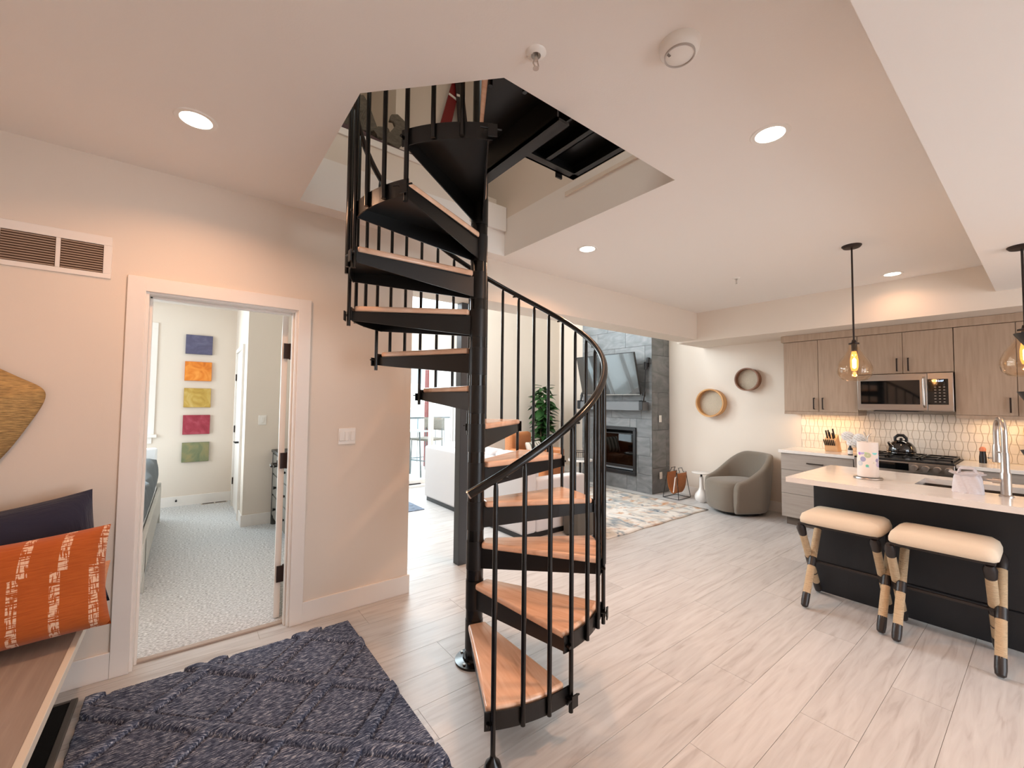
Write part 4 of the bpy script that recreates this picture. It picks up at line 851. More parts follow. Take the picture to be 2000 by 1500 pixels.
# range
rg = thing('gas_range', 'stainless slide-in gas range with black grates and round knobs', 'range', (XC, 0.965, 0)); ry0, ry1 = 0.585, 1.342
MB().box(XC-0.02, ry0, 0.02, XK-0.03, ry1, 0.895).build('body', M['steel'], rg, bevel=0.003)
ct = MB().box(XC-0.03, ry0, 0.896, XK-0.03, ry1, 0.915).build('cooktop', M['iron'], rg, bevel=0.004)
gr = MB()
for (a, b_) in ((ry0+0.02, ry0+0.25), (ry0+0.265, ry0+0.49), (ry0+0.505, ry1-0.02)):
    for x in (XC+0.04, XC+0.30, XC+0.54): gr.box(x, a, 0.925, x+0.012, b_, 0.94)
    for y in (a, (a+b_)/2-0.006, b_-0.012): gr.box(XC+0.04, y, 0.925, XC+0.55, y+0.012, 0.94)
    for x in (XC+0.04, XC+0.54):
        for y in (a, b_-0.012): gr.box(x, y, 0.914, x+0.012, y+0.012, 0.93)
gr.build('grate', M['iron'], ct)
MB().box(XC-0.045, ry0, 0.80, XC-0.02, ry1, 0.895).build('front_panel', M['steel'], rg, bevel=0.003)
part(MB().box(XC-0.049, 0.905, 0.812, XC-0.045, ry1-0.03, 0.882).build('display_glass', M['blackglass'], rg), 'black glass display')
for k in range(4):
    y = 0.862-k*0.080; z = 0.845
    MB().cyl((XC-0.045, y, z), (XC-0.085, y, z), 0.030, 0.026, 20).box(XC-0.09, y-0.006, z-0.024, XC-0.083, y+0.006, z+0.024).build('knob', M['nickel'], rg)
MB().box(XC-0.04, ry0+0.01, 0.20, XC-0.02, ry1-0.01, 0.78).build('oven_door', M['blackglass'], rg, bevel=0.003)
part(MB().cyl((XC-0.085, ry0+0.05, 0.745), (XC-0.085, ry1-0.05, 0.745), 0.012).cyl((XC-0.085, ry0+0.08, 0.745), (XC-0.04, ry0+0.08, 0.745), 0.008).cyl((XC-0.085, ry1-0.08, 0.745), (XC-0.04, ry1-0.08, 0.745), 0.008).build('oven_handle', M['nickel'], rg), 'bright bar handle')
MB().box(XC-0.03, ry0+0.01, 0.03, XC-0.02, ry1-0.01, 0.18).build('warming_drawer', M['steel'], rg, bevel=0.003)
# kettle
kc = (6.12, 1.02, 0.941); kt = thing('kettle', 'glossy black kettle with arched handle on the range', 'kettle', kc)
MB().lathe([(0.001, 0), (0.108, 0), (0.118, 0.015), (0.122, 0.035), (0.114, 0.075), (0.088, 0.115), (0.055, 0.14), (0.04, 0.148), (0.001, 0.152)], kc, 40).build('body', mat('gloss_black_enamel', (12, 11, 13), 0.07, coat=1.0), kt)
part(MB().lathe([(0.109, 0.0), (0.1205, 0.01), (0.1215, 0.02), (0.119, 0.022)], kc, 40).build('base_band', M['chrome'], kt), 'bright base band')
MB().tube([(kc[0]-0.02, kc[1]+0.045, kc[2]+0.135), (kc[0]-0.02, kc[1]+0.045, kc[2]+0.175), (kc[0]-0.015, kc[1]+0.018, kc[2]+0.20), (kc[0]-0.01, kc[1]-0.018, kc[2]+0.20), (kc[0], kc[1]-0.042, kc[2]+0.17), (kc[0], kc[1]-0.046, kc[2]+0.13)], [0.012, 0.014, 0.017, 0.017, 0.014, 0.012], 12).build('handle', M['knife'], kt)
MB().tube([(kc[0]-0.07, kc[1]+0.05, kc[2]+0.07), (kc[0]-0.11, kc[1]+0.07, kc[2]+0.10), (kc[0]-0.125, kc[1]+0.08, kc[2]+0.125)], [0.022, 0.017, 0.013], 12).build('spout', M['chrome'], kt)
MB().ball((kc[0], kc[1], kc[2]+0.158), 0.014).build('lid_knob', M['knife'], kt)
# knife block
kb = thing('knife_block', 'pale wooden knife block with black-handled knives', 'knife block', (6.17, 1.65, 0.905))
def kbp(x, y, z): return (6.17+x, 1.65+y, 0.905+z)
MB().frustum([kbp(-0.06, -0.075, 0), kbp(0.08, -0.075, 0), kbp(0.08, 0.055, 0), kbp(-0.06, 0.055, 0)], [kbp(-0.09, -0.06, 0.13), kbp(0.02, -0.06, 0.20), kbp(0.02, 0.055, 0.20), kbp(-0.09, 0.055, 0.13)]).build('block', M['blockwood'], kb, bevel=0.003)
for k in range(6):
    y = 0.045-k*0.0185; MB().box(-0.006, -0.005, 0, 0.006, 0.005, 0.085, Matrix.Translation(Vector(kbp(-0.085, y, 0.075))) @ Matrix.Rotation(math.radians(-38), 4, 'Y')).build('steak_knife', M['knife'], kb, bevel=0.002)
for k, (x, y, l) in enumerate([(-0.05, 0.03, 0.11), (-0.05, 0.0, 0.09), (-0.03, -0.035, 0.13), (-0.01, 0.02, 0.10), (-0.055, -0.03, 0.08)]):
    MB().box(-0.009, -0.007, 0, 0.009, 0.007, l, Matrix.Translation(Vector(kbp(x, y, 0.155+0.3*(x+0.05)))) @ Matrix.Rotation(math.radians(-32), 4, 'Y')).build('knife_handle', M['knife'], kb, bevel=0.003)
# vase of white flowers, bottle, shakers, coffee maker, rail of utensils
vs = thing('flower_vase', 'glass vase of white round blossoms behind the paper towel', 'vase', (6.05, 1.42, 0.905))
MB().lathe([(0.001, 0), (0.035, 0), (0.04, 0.05), (0.028, 0.12), (0.034, 0.14)], (6.05, 1.42, 0.905), 24).build('vase_glass', M['amberglass'], vs)
random.seed(5)
for k in range(3):
    bc = Vector((6.05+random.uniform(-0.03, 0.03), 1.42+(-0.055, 0.05, 0.0)[k], 1.05+(0.03, 0.05, -0.02)[k])); m = MB()
    for i in range(70):
        a = i*2.39996; h = 1-2*(i+0.5)/70; rr_ = math.sqrt(1-h*h); dn = Vector((rr_*math.cos(a), rr_*math.sin(a), h))
        m.ball(bc+dn*0.050, 0.015, 6, 0.7)
    m.build('blossom', M['petal'], vs)
bt_ = thing('soap_bottle', 'small dark bottle with pale label behind the paper towel', 'bottle', (5.86, 1.36+0.04, 0.905))
MB().lathe([(0.001, 0), (0.022, 0), (0.022, 0.07), (0.010, 0.09), (0.010, 0.105), (0.001, 0.105)], (5.86, 1.40, 0.905), 20).build('bottle_body', M['knife'], bt_)
part(MB().lathe([(0.0225, 0.012), (0.0225, 0.055)], (5.86, 1.40, 0.905), 20).build('paper_label', M['white'], bt_), 'pale label')
pg = thing('pepper_grinder', 'tall dark grinder with an orange salt-filled top beside the range', 'grinder', (6.22, 0.44, 0.905))
MB().lathe([(0.001, 0), (0.027, 0), (0.026, 0.06), (0.021, 0.10), (0.022, 0.115), (0.001, 0.115)], (6.22, 0.44, 0.905), 24).build('grinder_body', M['knife'], pg)
part(MB().lathe([(0.001, 0.115), (0.022, 0.115), (0.025, 0.135), (0.016, 0.155), (0.001, 0.16)], (6.22, 0.44, 0.905), 24).build('grinder_top', M['knobg'], pg), 'orange top')
for y, lb in ((0.385, 'small clear glass spice jar next to the tall dark grinder'), (0.325, 'small clear glass spice jar, the one farther from the grinder')):
    t = thing('spice_jar', lb, 'jar', (6.2, y, 0.905), 0, 'spice jars right of the range')
    MB().lathe([(0.001, 0), (0.022, 0), (0.023, 0.045), (0.02, 0.05)], (6.2, y, 0.905), 20).build('jar_body', M['amberglass'], t)
    MB().lathe([(0.001, 0.05), (0.022, 0.05), (0.022, 0.064), (0.001, 0.064)], (6.2, y, 0.905), 20).build('lid', M['steel'], t)
cm = thing('coffee_maker', 'black drip coffee maker with glass carafe on the far worktop', 'coffee maker', (6.16, 0.02, 0.905))
cy_ = 0.03
MB().box(6.05, cy_-0.10, 0.905, 6.30, cy_+0.10, 0.935).box(6.22, cy_-0.10, 0.935, 6.30, cy_+0.10, 1.17).box(6.05, cy_-0.10, 1.12, 6.30, cy_+0.10, 1.17).build('housing', M['iron'], cm, bevel=0.006)
MB().lathe([(0.001, 0), (0.05, 0), (0.062, 0.04), (0.055, 0.10), (0.038, 0.13)], (6.13, cy_, 0.938), 28).build('carafe', M['chrome'], cm)
MB().tube([(6.075, cy_, 1.05), (6.045, cy_, 1.04), (6.045, cy_, 0.98), (6.07, cy_, 0.965)], 0.008, 8).build('carafe_handle', M['iron'], cm)
ur = thing('mug_rail', 'dark wall rail with cream mugs hanging from hooks under the cabinet', 'rail', (6.38, 0.0, 1.27))
MB().cyl((6.36, 0.16, 1.275), (6.36, -0.35, 1.275), 0.006).cyl((6.36, 0.15, 1.275), (6.395, 0.15, 1.275), 0.005).cyl((6.36, -0.34, 1.275), (6.395, -0.34, 1.275), 0.005).ball((6.36, 0.05, 1.292), 0.014).build('bar', M['darkbronze'], ur)
for k, y in enumerate((0.11, 0.01, -0.09)):
    t = thing('hanging_mug', ('cream mug hanging on the dark rail, nearest the faucet', 'cream mug hanging on the dark rail, second from the faucet', 'cream mug hanging on the dark rail, third from the faucet')[k], 'mug', (6.35, y, 1.19), 0, 'mugs on the wall rail')
    MB().lathe([(0.001, 0), (0.034, 0), (0.037, 0.075), (0.033, 0.075), (0.031, 0.006), (0.001, 0.006)], (6.35, y, 1.175), 22).build('mug_body', mat('cream_glaze', (232, 206, 160), 0.3), t)
    MB().tube([(6.35, y+0.035, 1.235), (6.35, y+0.055, 1.225), (6.35, y+0.055, 1.195), (6.35, y+0.035, 1.185)], 0.005, 8).build('handle', mat('cream_glaze', (232, 206, 160), 0.3), t)
# ---- island
isl = thing('kitchen_island', 'charcoal panelled kitchen island under a white quartz top', 'island', (4.3, 0.0, 0))
MB().box(4.0, -1.4, 0, 4.66, 1.185, 0.68).box(4.0, -1.4, 0.68, 4.08, 1.185, 0.868).box(4.54, -1.4, 0.68, 4.66, 1.185, 0.868).box(4.08, 0.65, 0.68, 4.54, 1.185, 0.868).box(4.08, -1.4, 0.68, 4.54, -0.17, 0.868).build('body', M['island'], isl, smooth=False)
MB().box(3.988, -1.4, 0.235, 4.0, 1.195, 0.868).box(4.0, 1.185, 0.235, 4.66, 1.195, 0.868).build('upper_panel', M['island'], isl, bevel=0.002)
MB().box(3.984, -1.4, 0.0, 4.0, 1.197, 0.228).box(4.0, 1.185, 0.0, 4.66, 1.197, 0.228).build('base_panel', M['island'], isl, bevel=0.004)
t_ = MB(); SX0, SX1, SY0, SY1 = 4.10, 4.52, -0.14, 0.62
t_.box(3.655, -1.45, 0.87, SX0, 1.275, 0.908); t_.box(SX1, -1.45, 0.87, 4.715, 1.275, 0.908); t_.box(SX0, -1.45, 0.87, SX1, SY0, 0.908); t_.box(SX0, SY1, 0.87, SX1, 1.275, 0.908)
it = t_.build('island_countertop', M['quartz'], tx=(4.2, 0, 0.87), smooth=False); tag(it, 'white quartz slab on the island with the sink cut into it', 'countertop')
sk = thing('sink', 'stainless undermount sink in the island worktop', 'sink', (4.31, 0.24, 0.70))
z0 = 0.70
MB().box(SX0-0.01, SY0-0.01, z0, SX1+0.01, SY1+0.01, z0+0.008).box(SX0-0.01, SY0-0.01, z0, SX0-0.001, SY1+0.01, 0.869).box(SX1+0.001, SY0-0.01, z0, SX1+0.01, SY1+0.01, 0.869).box(SX0-0.01, SY0-0.01, z0, SX1+0.01, SY0-0.001, 0.869).box(SX0-0.01, SY1+0.001, z0, SX1+0.01, SY1+0.01, 0.869).build('basin', M['sinks'], sk, smooth=False)
MB().lathe([(0.001, 0.009), (0.04, 0.009), (0.042, 0.012), (0.001, 0.012)], (4.31, 0.24, z0), 20).build('drain', M['chrome'], sk)
# faucet
FXp, FYp = 4.02, 0.193; fc = thing('kitchen_faucet', 'tall brushed nickel pull-down faucet beside the sink', 'faucet', (FXp, FYp, 0.908))
MB().lathe([(0.001, 0), (0.032, 0), (0.032, 0.006), (0.024, 0.012), (0.024, 0.14), (0.019, 0.15), (0.018, 0.27), (0.001, 0.27)], (FXp, FYp, 0.908), 28).build('body', M['nickel'], fc)
pth = [(FXp, FYp, 1.17)]+[(FXp+0.095-0.095*math.cos(a), FYp+0.022*(1-math.cos(a)), 1.29+0.095*math.sin(a)) for a in [PI*i/14 for i in range(15)]]+[(FXp+0.19, FYp+0.044, 1.20)]
MB().tube(pth, 0.0145, 14).build('spout', M['nickel'], fc)
MB().tube([(FXp+0.19, FYp+0.044, 1.215), (FXp+0.19, FYp+0.044, 1.20), (FXp+0.192, FYp+0.044, 1.10)], [0.016, 0.019, 0.021], 16).build('spray_head', M['nickel'], fc)
MB().tube([(FXp, FYp, 1.17), (FXp+0.1, FYp+0.024, 1.17), (FXp+0.19, FYp+0.044, 1.165)], 0.006, 8).build('holder_arm', M['nickel'], fc)
MB().cyl((FXp, FYp, 1.0), (FXp, FYp+0.055, 1.0), 0.016).tube([(FXp, FYp+0.055, 1.0), (FXp, FYp+0.09, 1.005), (FXp, FYp+0.13, 1.0)], 0.006, 8).build('lever', M['nickel'], fc)
# paper towel holder
pt = thing('paper_towel_holder', 'upright paper towel roll printed with coloured flowers on a steel stand', 'paper towel', (4.10, 0.875, 0.908)); c_ = (4.10, 0.875, 0.908)
MB().lathe([(0.001, 0), (0.085, 0), (0.088, 0.004), (0.085, 0.012), (0.001, 0.014)], c_, 40).build('base_plate', M['steel'], pt)
MB().cyl((c_[0], c_[1], c_[2]+0.01), (c_[0], c_[1], c_[2]+0.31), 0.005).build('stem', M['steel'], pt)
MB().lathe([(0.018, 0.016), (0.064, 0.016), (0.063, 0.275), (0.018, 0.275)], c_, 40, close=True).build('paper_roll', M['dots'], pt)
MB().tube([(c_[0], c_[1], c_[2]+0.305), (c_[0], c_[1]+0.012, c_[2]+0.33), (c_[0], c_[1]+0.02, c_[2]+0.352)], [0.005, 0.004, 0.003], 8).tube([(c_[0], c_[1], c_[2]+0.305), (c_[0], c_[1]-0.012, c_[2]+0.33), (c_[0], c_[1]-0.024, c_[2]+0.342)], [0.005, 0.004, 0.003], 8).build('forked_finial', M['nickel'], pt)
# cloth bag
bgc = (3.99, 0.352, 0.908); bgo = thing('cloth_bag', 'small pale cotton bag with gathered top and strap handles by the sink', 'bag', bgc)
def bagf(u, v):
    a = 2*PI*u; n = 3.0; cu_, su_ = math.cos(a), math.sin(a)
    r_ = 1/((abs(cu_)**n+abs(su_)**n)**(1/n)); k = 0.0035*math.sin(a*5+v*4)*v+0.003*math.sin(a*9+v*7)
    pinch = 1-0.22*v if v < 0.72 else 0.84-0.10*(v-0.72)/0.12 if v < 0.84 else 0.74+0.42*(v-0.84)/0.16
    ruf = 0.006*math.sin(a*12)*max(0, (v-0.8)/0.2)
    return (bgc[0]+(0.052*pinch+k+ruf)*r_*cu_, bgc[1]+(0.070*(0.25+0.75*pinch)+k+ruf)*r_*su_, bgc[2]+0.135*v-0.012*max(0, (v-0.84)/0.16)*(0.5+0.5*math.sin(a*3)))
m = MB().grid(bagf, 72, 20, True); m.f.append(tuple(i*20 for i in range(72))); o = m.build('bag_body', M['cotton'], bgo, ang=80); md = o.modifiers.new('t', 'SOLIDIFY'); md.thickness = 0.002
for s in (-1, 1): MB().tube([(bgc[0]+s*0.025, bgc[1]-0.04, bgc[2]+0.12), (bgc[0]+s*0.03, bgc[1]-0.03, bgc[2]+0.155), (bgc[0]+s*0.03, bgc[1]+0.03, bgc[2]+0.155), (bgc[0]+s*0.025, bgc[1]+0.04, bgc[2]+0.12)], 0.007, 8).build('strap', M['cotton'], bgo)
# tiered black stand cut by the frame
ts = thing('tiered_stand', 'black tiered stand of flared bowls cut by the right edge of the photo', 'stand', (3.80, 0.015, 0.908)); tc_ = (3.80, 0.015, 0.908)
MB().cyl(tc_, (tc_[0], tc_[1], 1.90), 0.008).lathe([(0.001, 0), (0.09, 0), (0.09, 0.01), (0.001, 0.014)], tc_, 30).build('stem', M['iron'], ts)
for z, r_ in ((1.215, 0.11), (1.55, 0.115), (1.885, 0.12)):
    MB().lathe([(0.012, -0.19), (0.06, -0.11), (r_, 0.0), (r_-0.004, 0.0), (0.056, -0.105), (0.01, -0.18)], (tc_[0], tc_[1], z), 30, close=True).build('bowl', M['iron'], ts)

# ---- stools
def stool(cx, cy, label):
    t = thing('counter_stool', label, 'stool', (cx, cy, 0), 0, 'rope-legged backless stools at the island')
    W2, L2 = 0.185, 0.232
    def seat(u, v):
        a = 2*PI*u; n = 12; c1, s1 = math.cos(a), math.sin(a); r_ = 1/((abs(c1)**n+abs(s1)**n)**(1/n))
        prof = [(0.96, 0.602), (1.0, 0.608), (1.0, 0.632), (0.955, 0.664), (0.86, 0.680), (0.6, 0.688), (0.3, 0.69), (0.001, 0.69)]
        k, z = prof[int(round(v*7))]
        return (W2*k*r_*c1*1.0 if True else 0, L2*k*r_*s1, z)
    MB().grid(seat, 48, 8, True).build('seat_cushion', M['stoolseat'], t, local=True, ang=70)
    MB().box(-W2*0.95, -L2*0.95, 0.588, W2*0.95, L2*0.95, 0.603).build('seat_base', M['darkleather'], t, local=True, bevel=0.003)
    for sy in (-1, 1):
        y = sy*(L2-0.022)
        for s in (-1, 1):
            yy = y+(0.014 if s > 0 else -0.014)
            top = Vector((-s*0.155, yy, 0.575)); bot = Vector((s*0.20, yy, 0.012)); d_ = bot-top
            P = lambda k: tuple(top+d_*k)
            leg = MB().cyl(P(0.1), P(0.46), 0.024, n=16).cyl(P(0.54), P(0.88), 0.024, n=16).build('leg', M['rope'], t, local=True, ang=50)
            MB().tube([P(-0.02), P(0.03), P(0.12)], [0.018, 0.030, 0.026], 14).build('top_joint', M['darkleather'], leg, local=True)
            MB().cyl(P(0.45), P(0.55), 0.0265, n=14).build('middle_binding', M['darkleather'], leg, local=True)
            MB().tube([P(0.85), P(0.94), P(0.985), P(1.0)], [0.0245, 0.025, 0.022, 0.012], 14).build('foot', M['darkleather'], leg, local=True)
            if s > 0: MB().cyl(P(0.695), P(0.71), 0.025, n=14).build('lower_ring', M['darkleather'], leg, local=True)
    MB().box(-0.008, -L2+0.03, 0.287, 0.008, L2-0.03, 0.303).build('stretcher', M['darkleather'], t, local=True, bevel=0.002)
    return t
s1 = stool(3.75, 0.938, 'cream-topped stool with rope-wrapped crossed legs at the end of the island')
dup(s1, (3.745, 0.44), None, None) if False else None
s2 = dup(s1, (3.70, 0.436, 0), None, 'cream-topped stool with rope-wrapped crossed legs in front of the sink')

# ================================================================== SIEVES ON WALL
def sieve(y, z, r, d, name, label, mm, fm):
    t = thing(name, label, 'basket', (XK, y, z))
    rot = Matrix.Translation((XK-0.002, y, z)) @ Matrix.Rotation(-PI/2, 4, 'Y')
    MB().lathe([(r-0.012, 0.0), (r, 0.0), (r*1.02, d), (r*1.02-0.010, d)], n=48, m=rot, close=True).build('hoop', mm, t)
    MB().lathe([(r*0.9+0.004, d-0.006), (r*1.025+0.003, d-0.02), (r*1.025+0.003, d+0.002), (r*1.02-0.012, d+0.002)], n=48, m=rot, close=True).build('rim', mm, t)
    part(MB().lathe([(0.0001, 0.02), (r-0.01, 0.02), (r-0.01, 0.03), (0.0001, 0.03)], n=48, m=rot).build('woven_face', fm, t), 'pale woven disc')
sieve(3.205, 1.472, 0.208, 0.125, 'wall_sieve', 'larger round bentwood sieve with honey-coloured hoop on the wall', M['bentwood'], M['mesh_face'])
sieve(2.672, 1.812, 0.158, 0.11, 'wall_sieve', 'smaller round bentwood sieve with reddish brown hoop on the wall', M['darkband'], M['mesh_face'])

# ================================================================== SWIVEL CHAIR
def barrel_chair(loc, rz):
    t = thing('swivel_armchair', 'grey-brown upholstered barrel swivel chair by the kitchen wall', 'armchair', loc, rz)
    N_ = 56; cs = []
    m = MB(); TH_ = 0.075
    def sect(u):
        ph = math.radians(-128+256*u); ax = abs(-128+256*u)/128
        b = (1-ax); k = min(1, b/0.75); h = 0.40+0.05*min(1, b/0.12)+0.34*(k*k*(3-2*k))
        h = 0.455+0.345*(k*k*(3-2*k))
        if b < 0.04: h -= 0.05*(1-b/0.04)**2
        return ph, h, ax
    ring = []
    for i in range(N_):
        ph, h, ax = sect(i/(N_-1)); r_ = 0.37; dirv = Vector((-math.cos(ph), math.sin(ph)*0.98, 0))
        lean = 0.035*(h-0.45)/0.35
        if ax > 0.62: # arms run forward nearly straight
            k = (ax-0.62)/0.38; side = math.copysign(1, math.sin(ph)); a62 = math.radians(128*0.62)
            base = Vector((-math.cos(a62)*r_, side*math.sin(a62)*r_*0.98, 0)); dirv = Vector((-math.cos(a62)*(1-k), side*1, 0)).normalized()
            ctr = base+Vector((0.36*k, -side*0.02*k*k, 0)); po = lambda rr, z: ctr+dirv*(rr-r_)+Vector((0, 0, z))
        else: po = lambda rr, z: dirv*rr+Vector((0, 0, z))
        prof = [(r_-0.06, 0.035), (r_-0.02, 0.05), (r_+0.0, 0.2), (r_+0.012+lean, h-0.06), (r_+0.004+lean, h-0.018), (r_-TH_*0.45+lean, h), (r_-TH_*0.92+lean, h-0.022), (r_-TH_+lean*0.8, h-0.06), (r_-TH_-0.01, 0.36), (r_-TH_-0.01, 0.05)]
        ring.append([po(a_, b_) for a_, b_ in prof])
    n = len(ring[0]); v = [p for r_ in ring for p in r_]
    f = [(i*n+j, (i+1)*n+j, (i+1)*n+(j+1) % n, i*n+(j+1) % n) for i in range(N_-1) for j in range(n)]
    f += [tuple(range(n)), tuple((N_-1)*n+j for j in range(n-1, -1, -1))]
    m.add(v, f); m.build('shell', M['grey_fab'], t, local=True, ang=60, sub=1)
    # seat
    def seat(u, vv):
        a = 2*PI*u; c1, s1 = math.cos(a), math.sin(a); n_ = 3.2; r_ = 1/((abs(c1)**n_+abs(s1)**n_)**(1/n_))
        prof = [(0.90, 0.05), (0.97, 0.10), (1.0, 0.22), (1.0, 0.36), (0.97, 0.405), (0.88, 0.43), (0.6, 0.445), (0.3, 0.45), (0.001, 0.45)]
        k, z = prof[int(round(vv*8))]; return (0.05+0.355*k*r_*c1, 0.285*k*r_*s1, z)
    MB().grid(seat, 48, 9, True).build('seat_cushion', M['grey_fab'], t, local=True, ang=80)
    MB().lathe([(0.001, 0), (0.25, 0), (0.25, 0.03), (0.001, 0.06)], (0, 0, 0), 40).build('swivel_base', M['iron'], t, local=True)
barrel_chair((5.99, 2.66, 0), math.radians(152))
# side table
sx, sy_ = 6.08, 3.235; stt = thing('side_table', 'small white pedestal side table with round top beside the swivel chair', 'side table', (sx, sy_, 0))
MB().lathe([(0.001, 0.0), (0.055, 0), (0.085, 0.03), (0.095, 0.075), (0.085, 0.12), (0.05, 0.165), (0.032, 0.20), (0.027, 0.27), (0.026, 0.37), (0.001, 0.375)], (sx, sy_, 0), 32).build('pedestal', M['marble'], stt)
part(MB().lathe([(0.014, 0.375), (0.014, 0.41), (0.03, 0.418)], (sx, sy_, 0), 16).build('neck', M['iron'], stt), 'black metal neck')
MB().lathe([(0.001, 0.418), (0.10, 0.42), (0.132, 0.428), (0.135, 0.436), (0.128, 0.44), (0.001, 0.436)], (sx, sy_, 0), 40).build('tabletop', M['marble'], stt)
# magazine rack
mx_, my_ = 6.06, 3.62; mr = thing('magazine_rack', 'tan leather sling magazine rack on a thin black frame', 'magazine rack', (mx_, my_, 0))
def mrp(a, b_, z): return (mx_+a, my_+b_, z)
for s in (-1, 1):
    MB().tube([mrp(-0.17, s*0.13, 0.006), mrp(0.17, s*0.13, 0.006), mrp(0.14, s*0.055*1.9, 0.20), mrp(0.13, s*0.08, 0.40), mrp(0.05, s*0.08, 0.40), mrp(0.05, s*0.055, 0.46), mrp(-0.05, s*0.055, 0.46), mrp(-0.05, s*0.08, 0.40), mrp(-0.13, s*0.08, 0.40), mrp(-0.17, s*0.13, 0.006)], 0.005, 8).build('frame', M['iron'], mr)
MB().tube([mrp(0.17, -0.13, 0.006), mrp(0.17, 0.13, 0.006)], 0.005, 8).tube([mrp(-0.17, -0.13, 0.006), mrp(-0.17, 0.13, 0.006)], 0.005, 8).build('foot_bar', M['iron'], mr)
def sling(u, v):
    a = -1+2*v; y = 0.085*a; return mrp((-0.13+0.26*u)*(0.82+0.18*a*a), y+0.03*math.sin(a*PI), 0.07+0.32*abs(a)**1.6)
o = MB().grid(sling, 8, 25).build('sling', M['saddle'], mr, ang=80); md = o.modifiers.new('t', 'SOLIDIFY'); md.thickness = 0.005
part(o, 'tan leather sling')
tag(MB().box(-0.1, -0.006, 0, 0.1, 0.006, 0.24, Matrix.Translation((mx_, my_, 0.085)) @ Matrix.Rotation(math.radians(8), 4, 'X')).build('magazine', M['paper'], tx=(mx_, my_, 0.085)), 'white magazine tucked inside the leather rack', 'magazine')

# ================================================================== LIVING ROOM
rgd = MB(); NX, NY = 40, 46
def rugf(u, v): 
    x = 3.60+2.10*u; y = 2.945+2.45*v
    e = 0.008*math.sin(u*23+1)*(1 if v in (0, 1) else 0)
    return (x, y+e, 0.010)
m = MB().grid(rugf, NX, NY); o = m.build('area_rug', M['rug'], tx=(4.65, 4.1, 0)); md = o.modifiers.new('t', 'SOLIDIFY'); md.thickness = 0.009
tag(o, 'distressed cream area rug with rust and blue patches before the fireplace', 'rug')
dm = tag(box('door_mat', mat('blue_grey_mat', (112, 124, 142), 0.9, bump=0.5, var=0.35, scale=14), 1.7, 5.20, 0, 2.56, 5.75, 0.012, bevel=0.004), 'small blue-grey mat on the floor inside the patio doors', 'mat')
so = thing('sectional_sofa', 'cream upholstered sofa seen from behind facing the fireplace', 'sofa', (3.3, 4.6, 0))
SX, SYa, SYb = 2.80, 3.42, 5.72
MB().box(SX+0.03, SYa+0.03, 0.0, 3.585, SYb-0.03, 0.06).build('plinth', M['iron'], so)
MB().box(SX, SYa+0.0, 0.06, SX+0.20, SYb, 0.80).build('backrest', M['sofa'], so, bevel=0.03, seg=3)
MB().box(SX+0.20, SYa, 0.06, 3.76, SYa+0.18, 0.62).build('armrest', M['sofa'], so, bevel=0.025, seg=3)
MB().box(SX+0.20, SYb-0.18, 0.06, 3.76, SYb, 0.62).build('armrest', M['sofa'], so, bevel=0.025, seg=3)
MB().box(SX+0.20, SYa+0.18, 0.06, 3.74, SYb-0.18, 0.28).build('seat_base', M['sofa'], so, bevel=0.01)
w3 = (SYb-SYa-0.36)/3
for k in range(3):
    ya = SYa+0.18+k*w3
    MB().box(SX+0.21, ya+0.005, 0.28, 3.76, ya+w3-0.005, 0.45).build('seat_cushion', M['sofa'], so, bevel=0.04, seg=4)
    MB().box(SX+0.2, ya+0.01, 0.42, SX+0.42, ya+w3-0.01, 0.86, R3('Y', 0)).build('back_cushion', M['sofa'], so, bevel=0.06, seg=4)
tag(MB().box(3.33, 3.12, 0.012, 3.58, 3.36, 0.40).build('cube_ottoman', M['dkgrey'], bevel=0.02, seg=3, tx=(3.5, 3.25, 0)), 'low dark grey upholstered cube beside the end of the cream sofa', 'ottoman')
# leather armchair + cushion
lc = thing('leather_armchair', 'tan leather armchair in front of the tall plant', 'armchair', (4.85, 5.60, 0.011), math.radians(200))
MB().box(-0.36, -0.36, 0.10, 0.36, 0.36, 0.42).build('seat', M['leather'], lc, bevel=0.05, seg=4, local=True)
MB().box(-0.40, -0.30, 0.10, -0.28, 0.40, 0.64).build('armrest', M['leather'], lc, bevel=0.05, seg=4, local=True)
MB().box(0.28, -0.30, 0.10, 0.40, 0.40, 0.64).build('armrest', M['leather'], lc, bevel=0.05, seg=4, local=True)
MB().box(-0.36, -0.42, 0.10, 0.36, -0.26, 0.90).build('backrest', M['leather'], lc, bevel=0.06, seg=4, local=True)
lc.rotation_euler[2] = math.radians(20+180)
for x in (-0.3, 0.3):
    for y in (-0.3, 0.3): MB().cyl((x, y, 0.0), (x, y, 0.12), 0.02, n=10).build('leg', M['iron'], lc, local=True)
def cushion(name, w_, h_, t_, material, mtx, label, cat, nu=26, nv=20, pw=4.0, group=None, piping=None):
    m = MB()
    for sgn in (1, -1):
        def fn(u, v):
            x, y = 2*u-1, 2*v-1
            e = max(0.0, (1-abs(x)**pw))**0.5*max(0.0, (1-abs(y)**pw))**0.5
            px_, py_ = x*(1-0.07*(1-abs(y)**2)*abs(x)**3*0-0.06*(1-y*y)*abs(x)), y*(1-0.06*(1-x*x)*abs(y))
            return (px_*w_/2, py_*h_/2, sgn*(t_/2*e)+0.002*math.sin(9*x+3*y)*e)
        m.grid(fn, nu, nv)
    o = m.build(name, material, None, ang=120); o.matrix_world = mtx; tag(o, label, cat, group); return o
cushion('striped_cushion', 0.44, 0.34, 0.14, M['stripe'], Matrix.Translation((4.88, 5.62, 0.60)) @ Matrix.Rotation(math.radians(15), 4, 'Z') @ Matrix.Rotation(math.radians(68), 4, 'X'), 'cream cushion with green-grey stripes on the leather armchair', 'cushion')
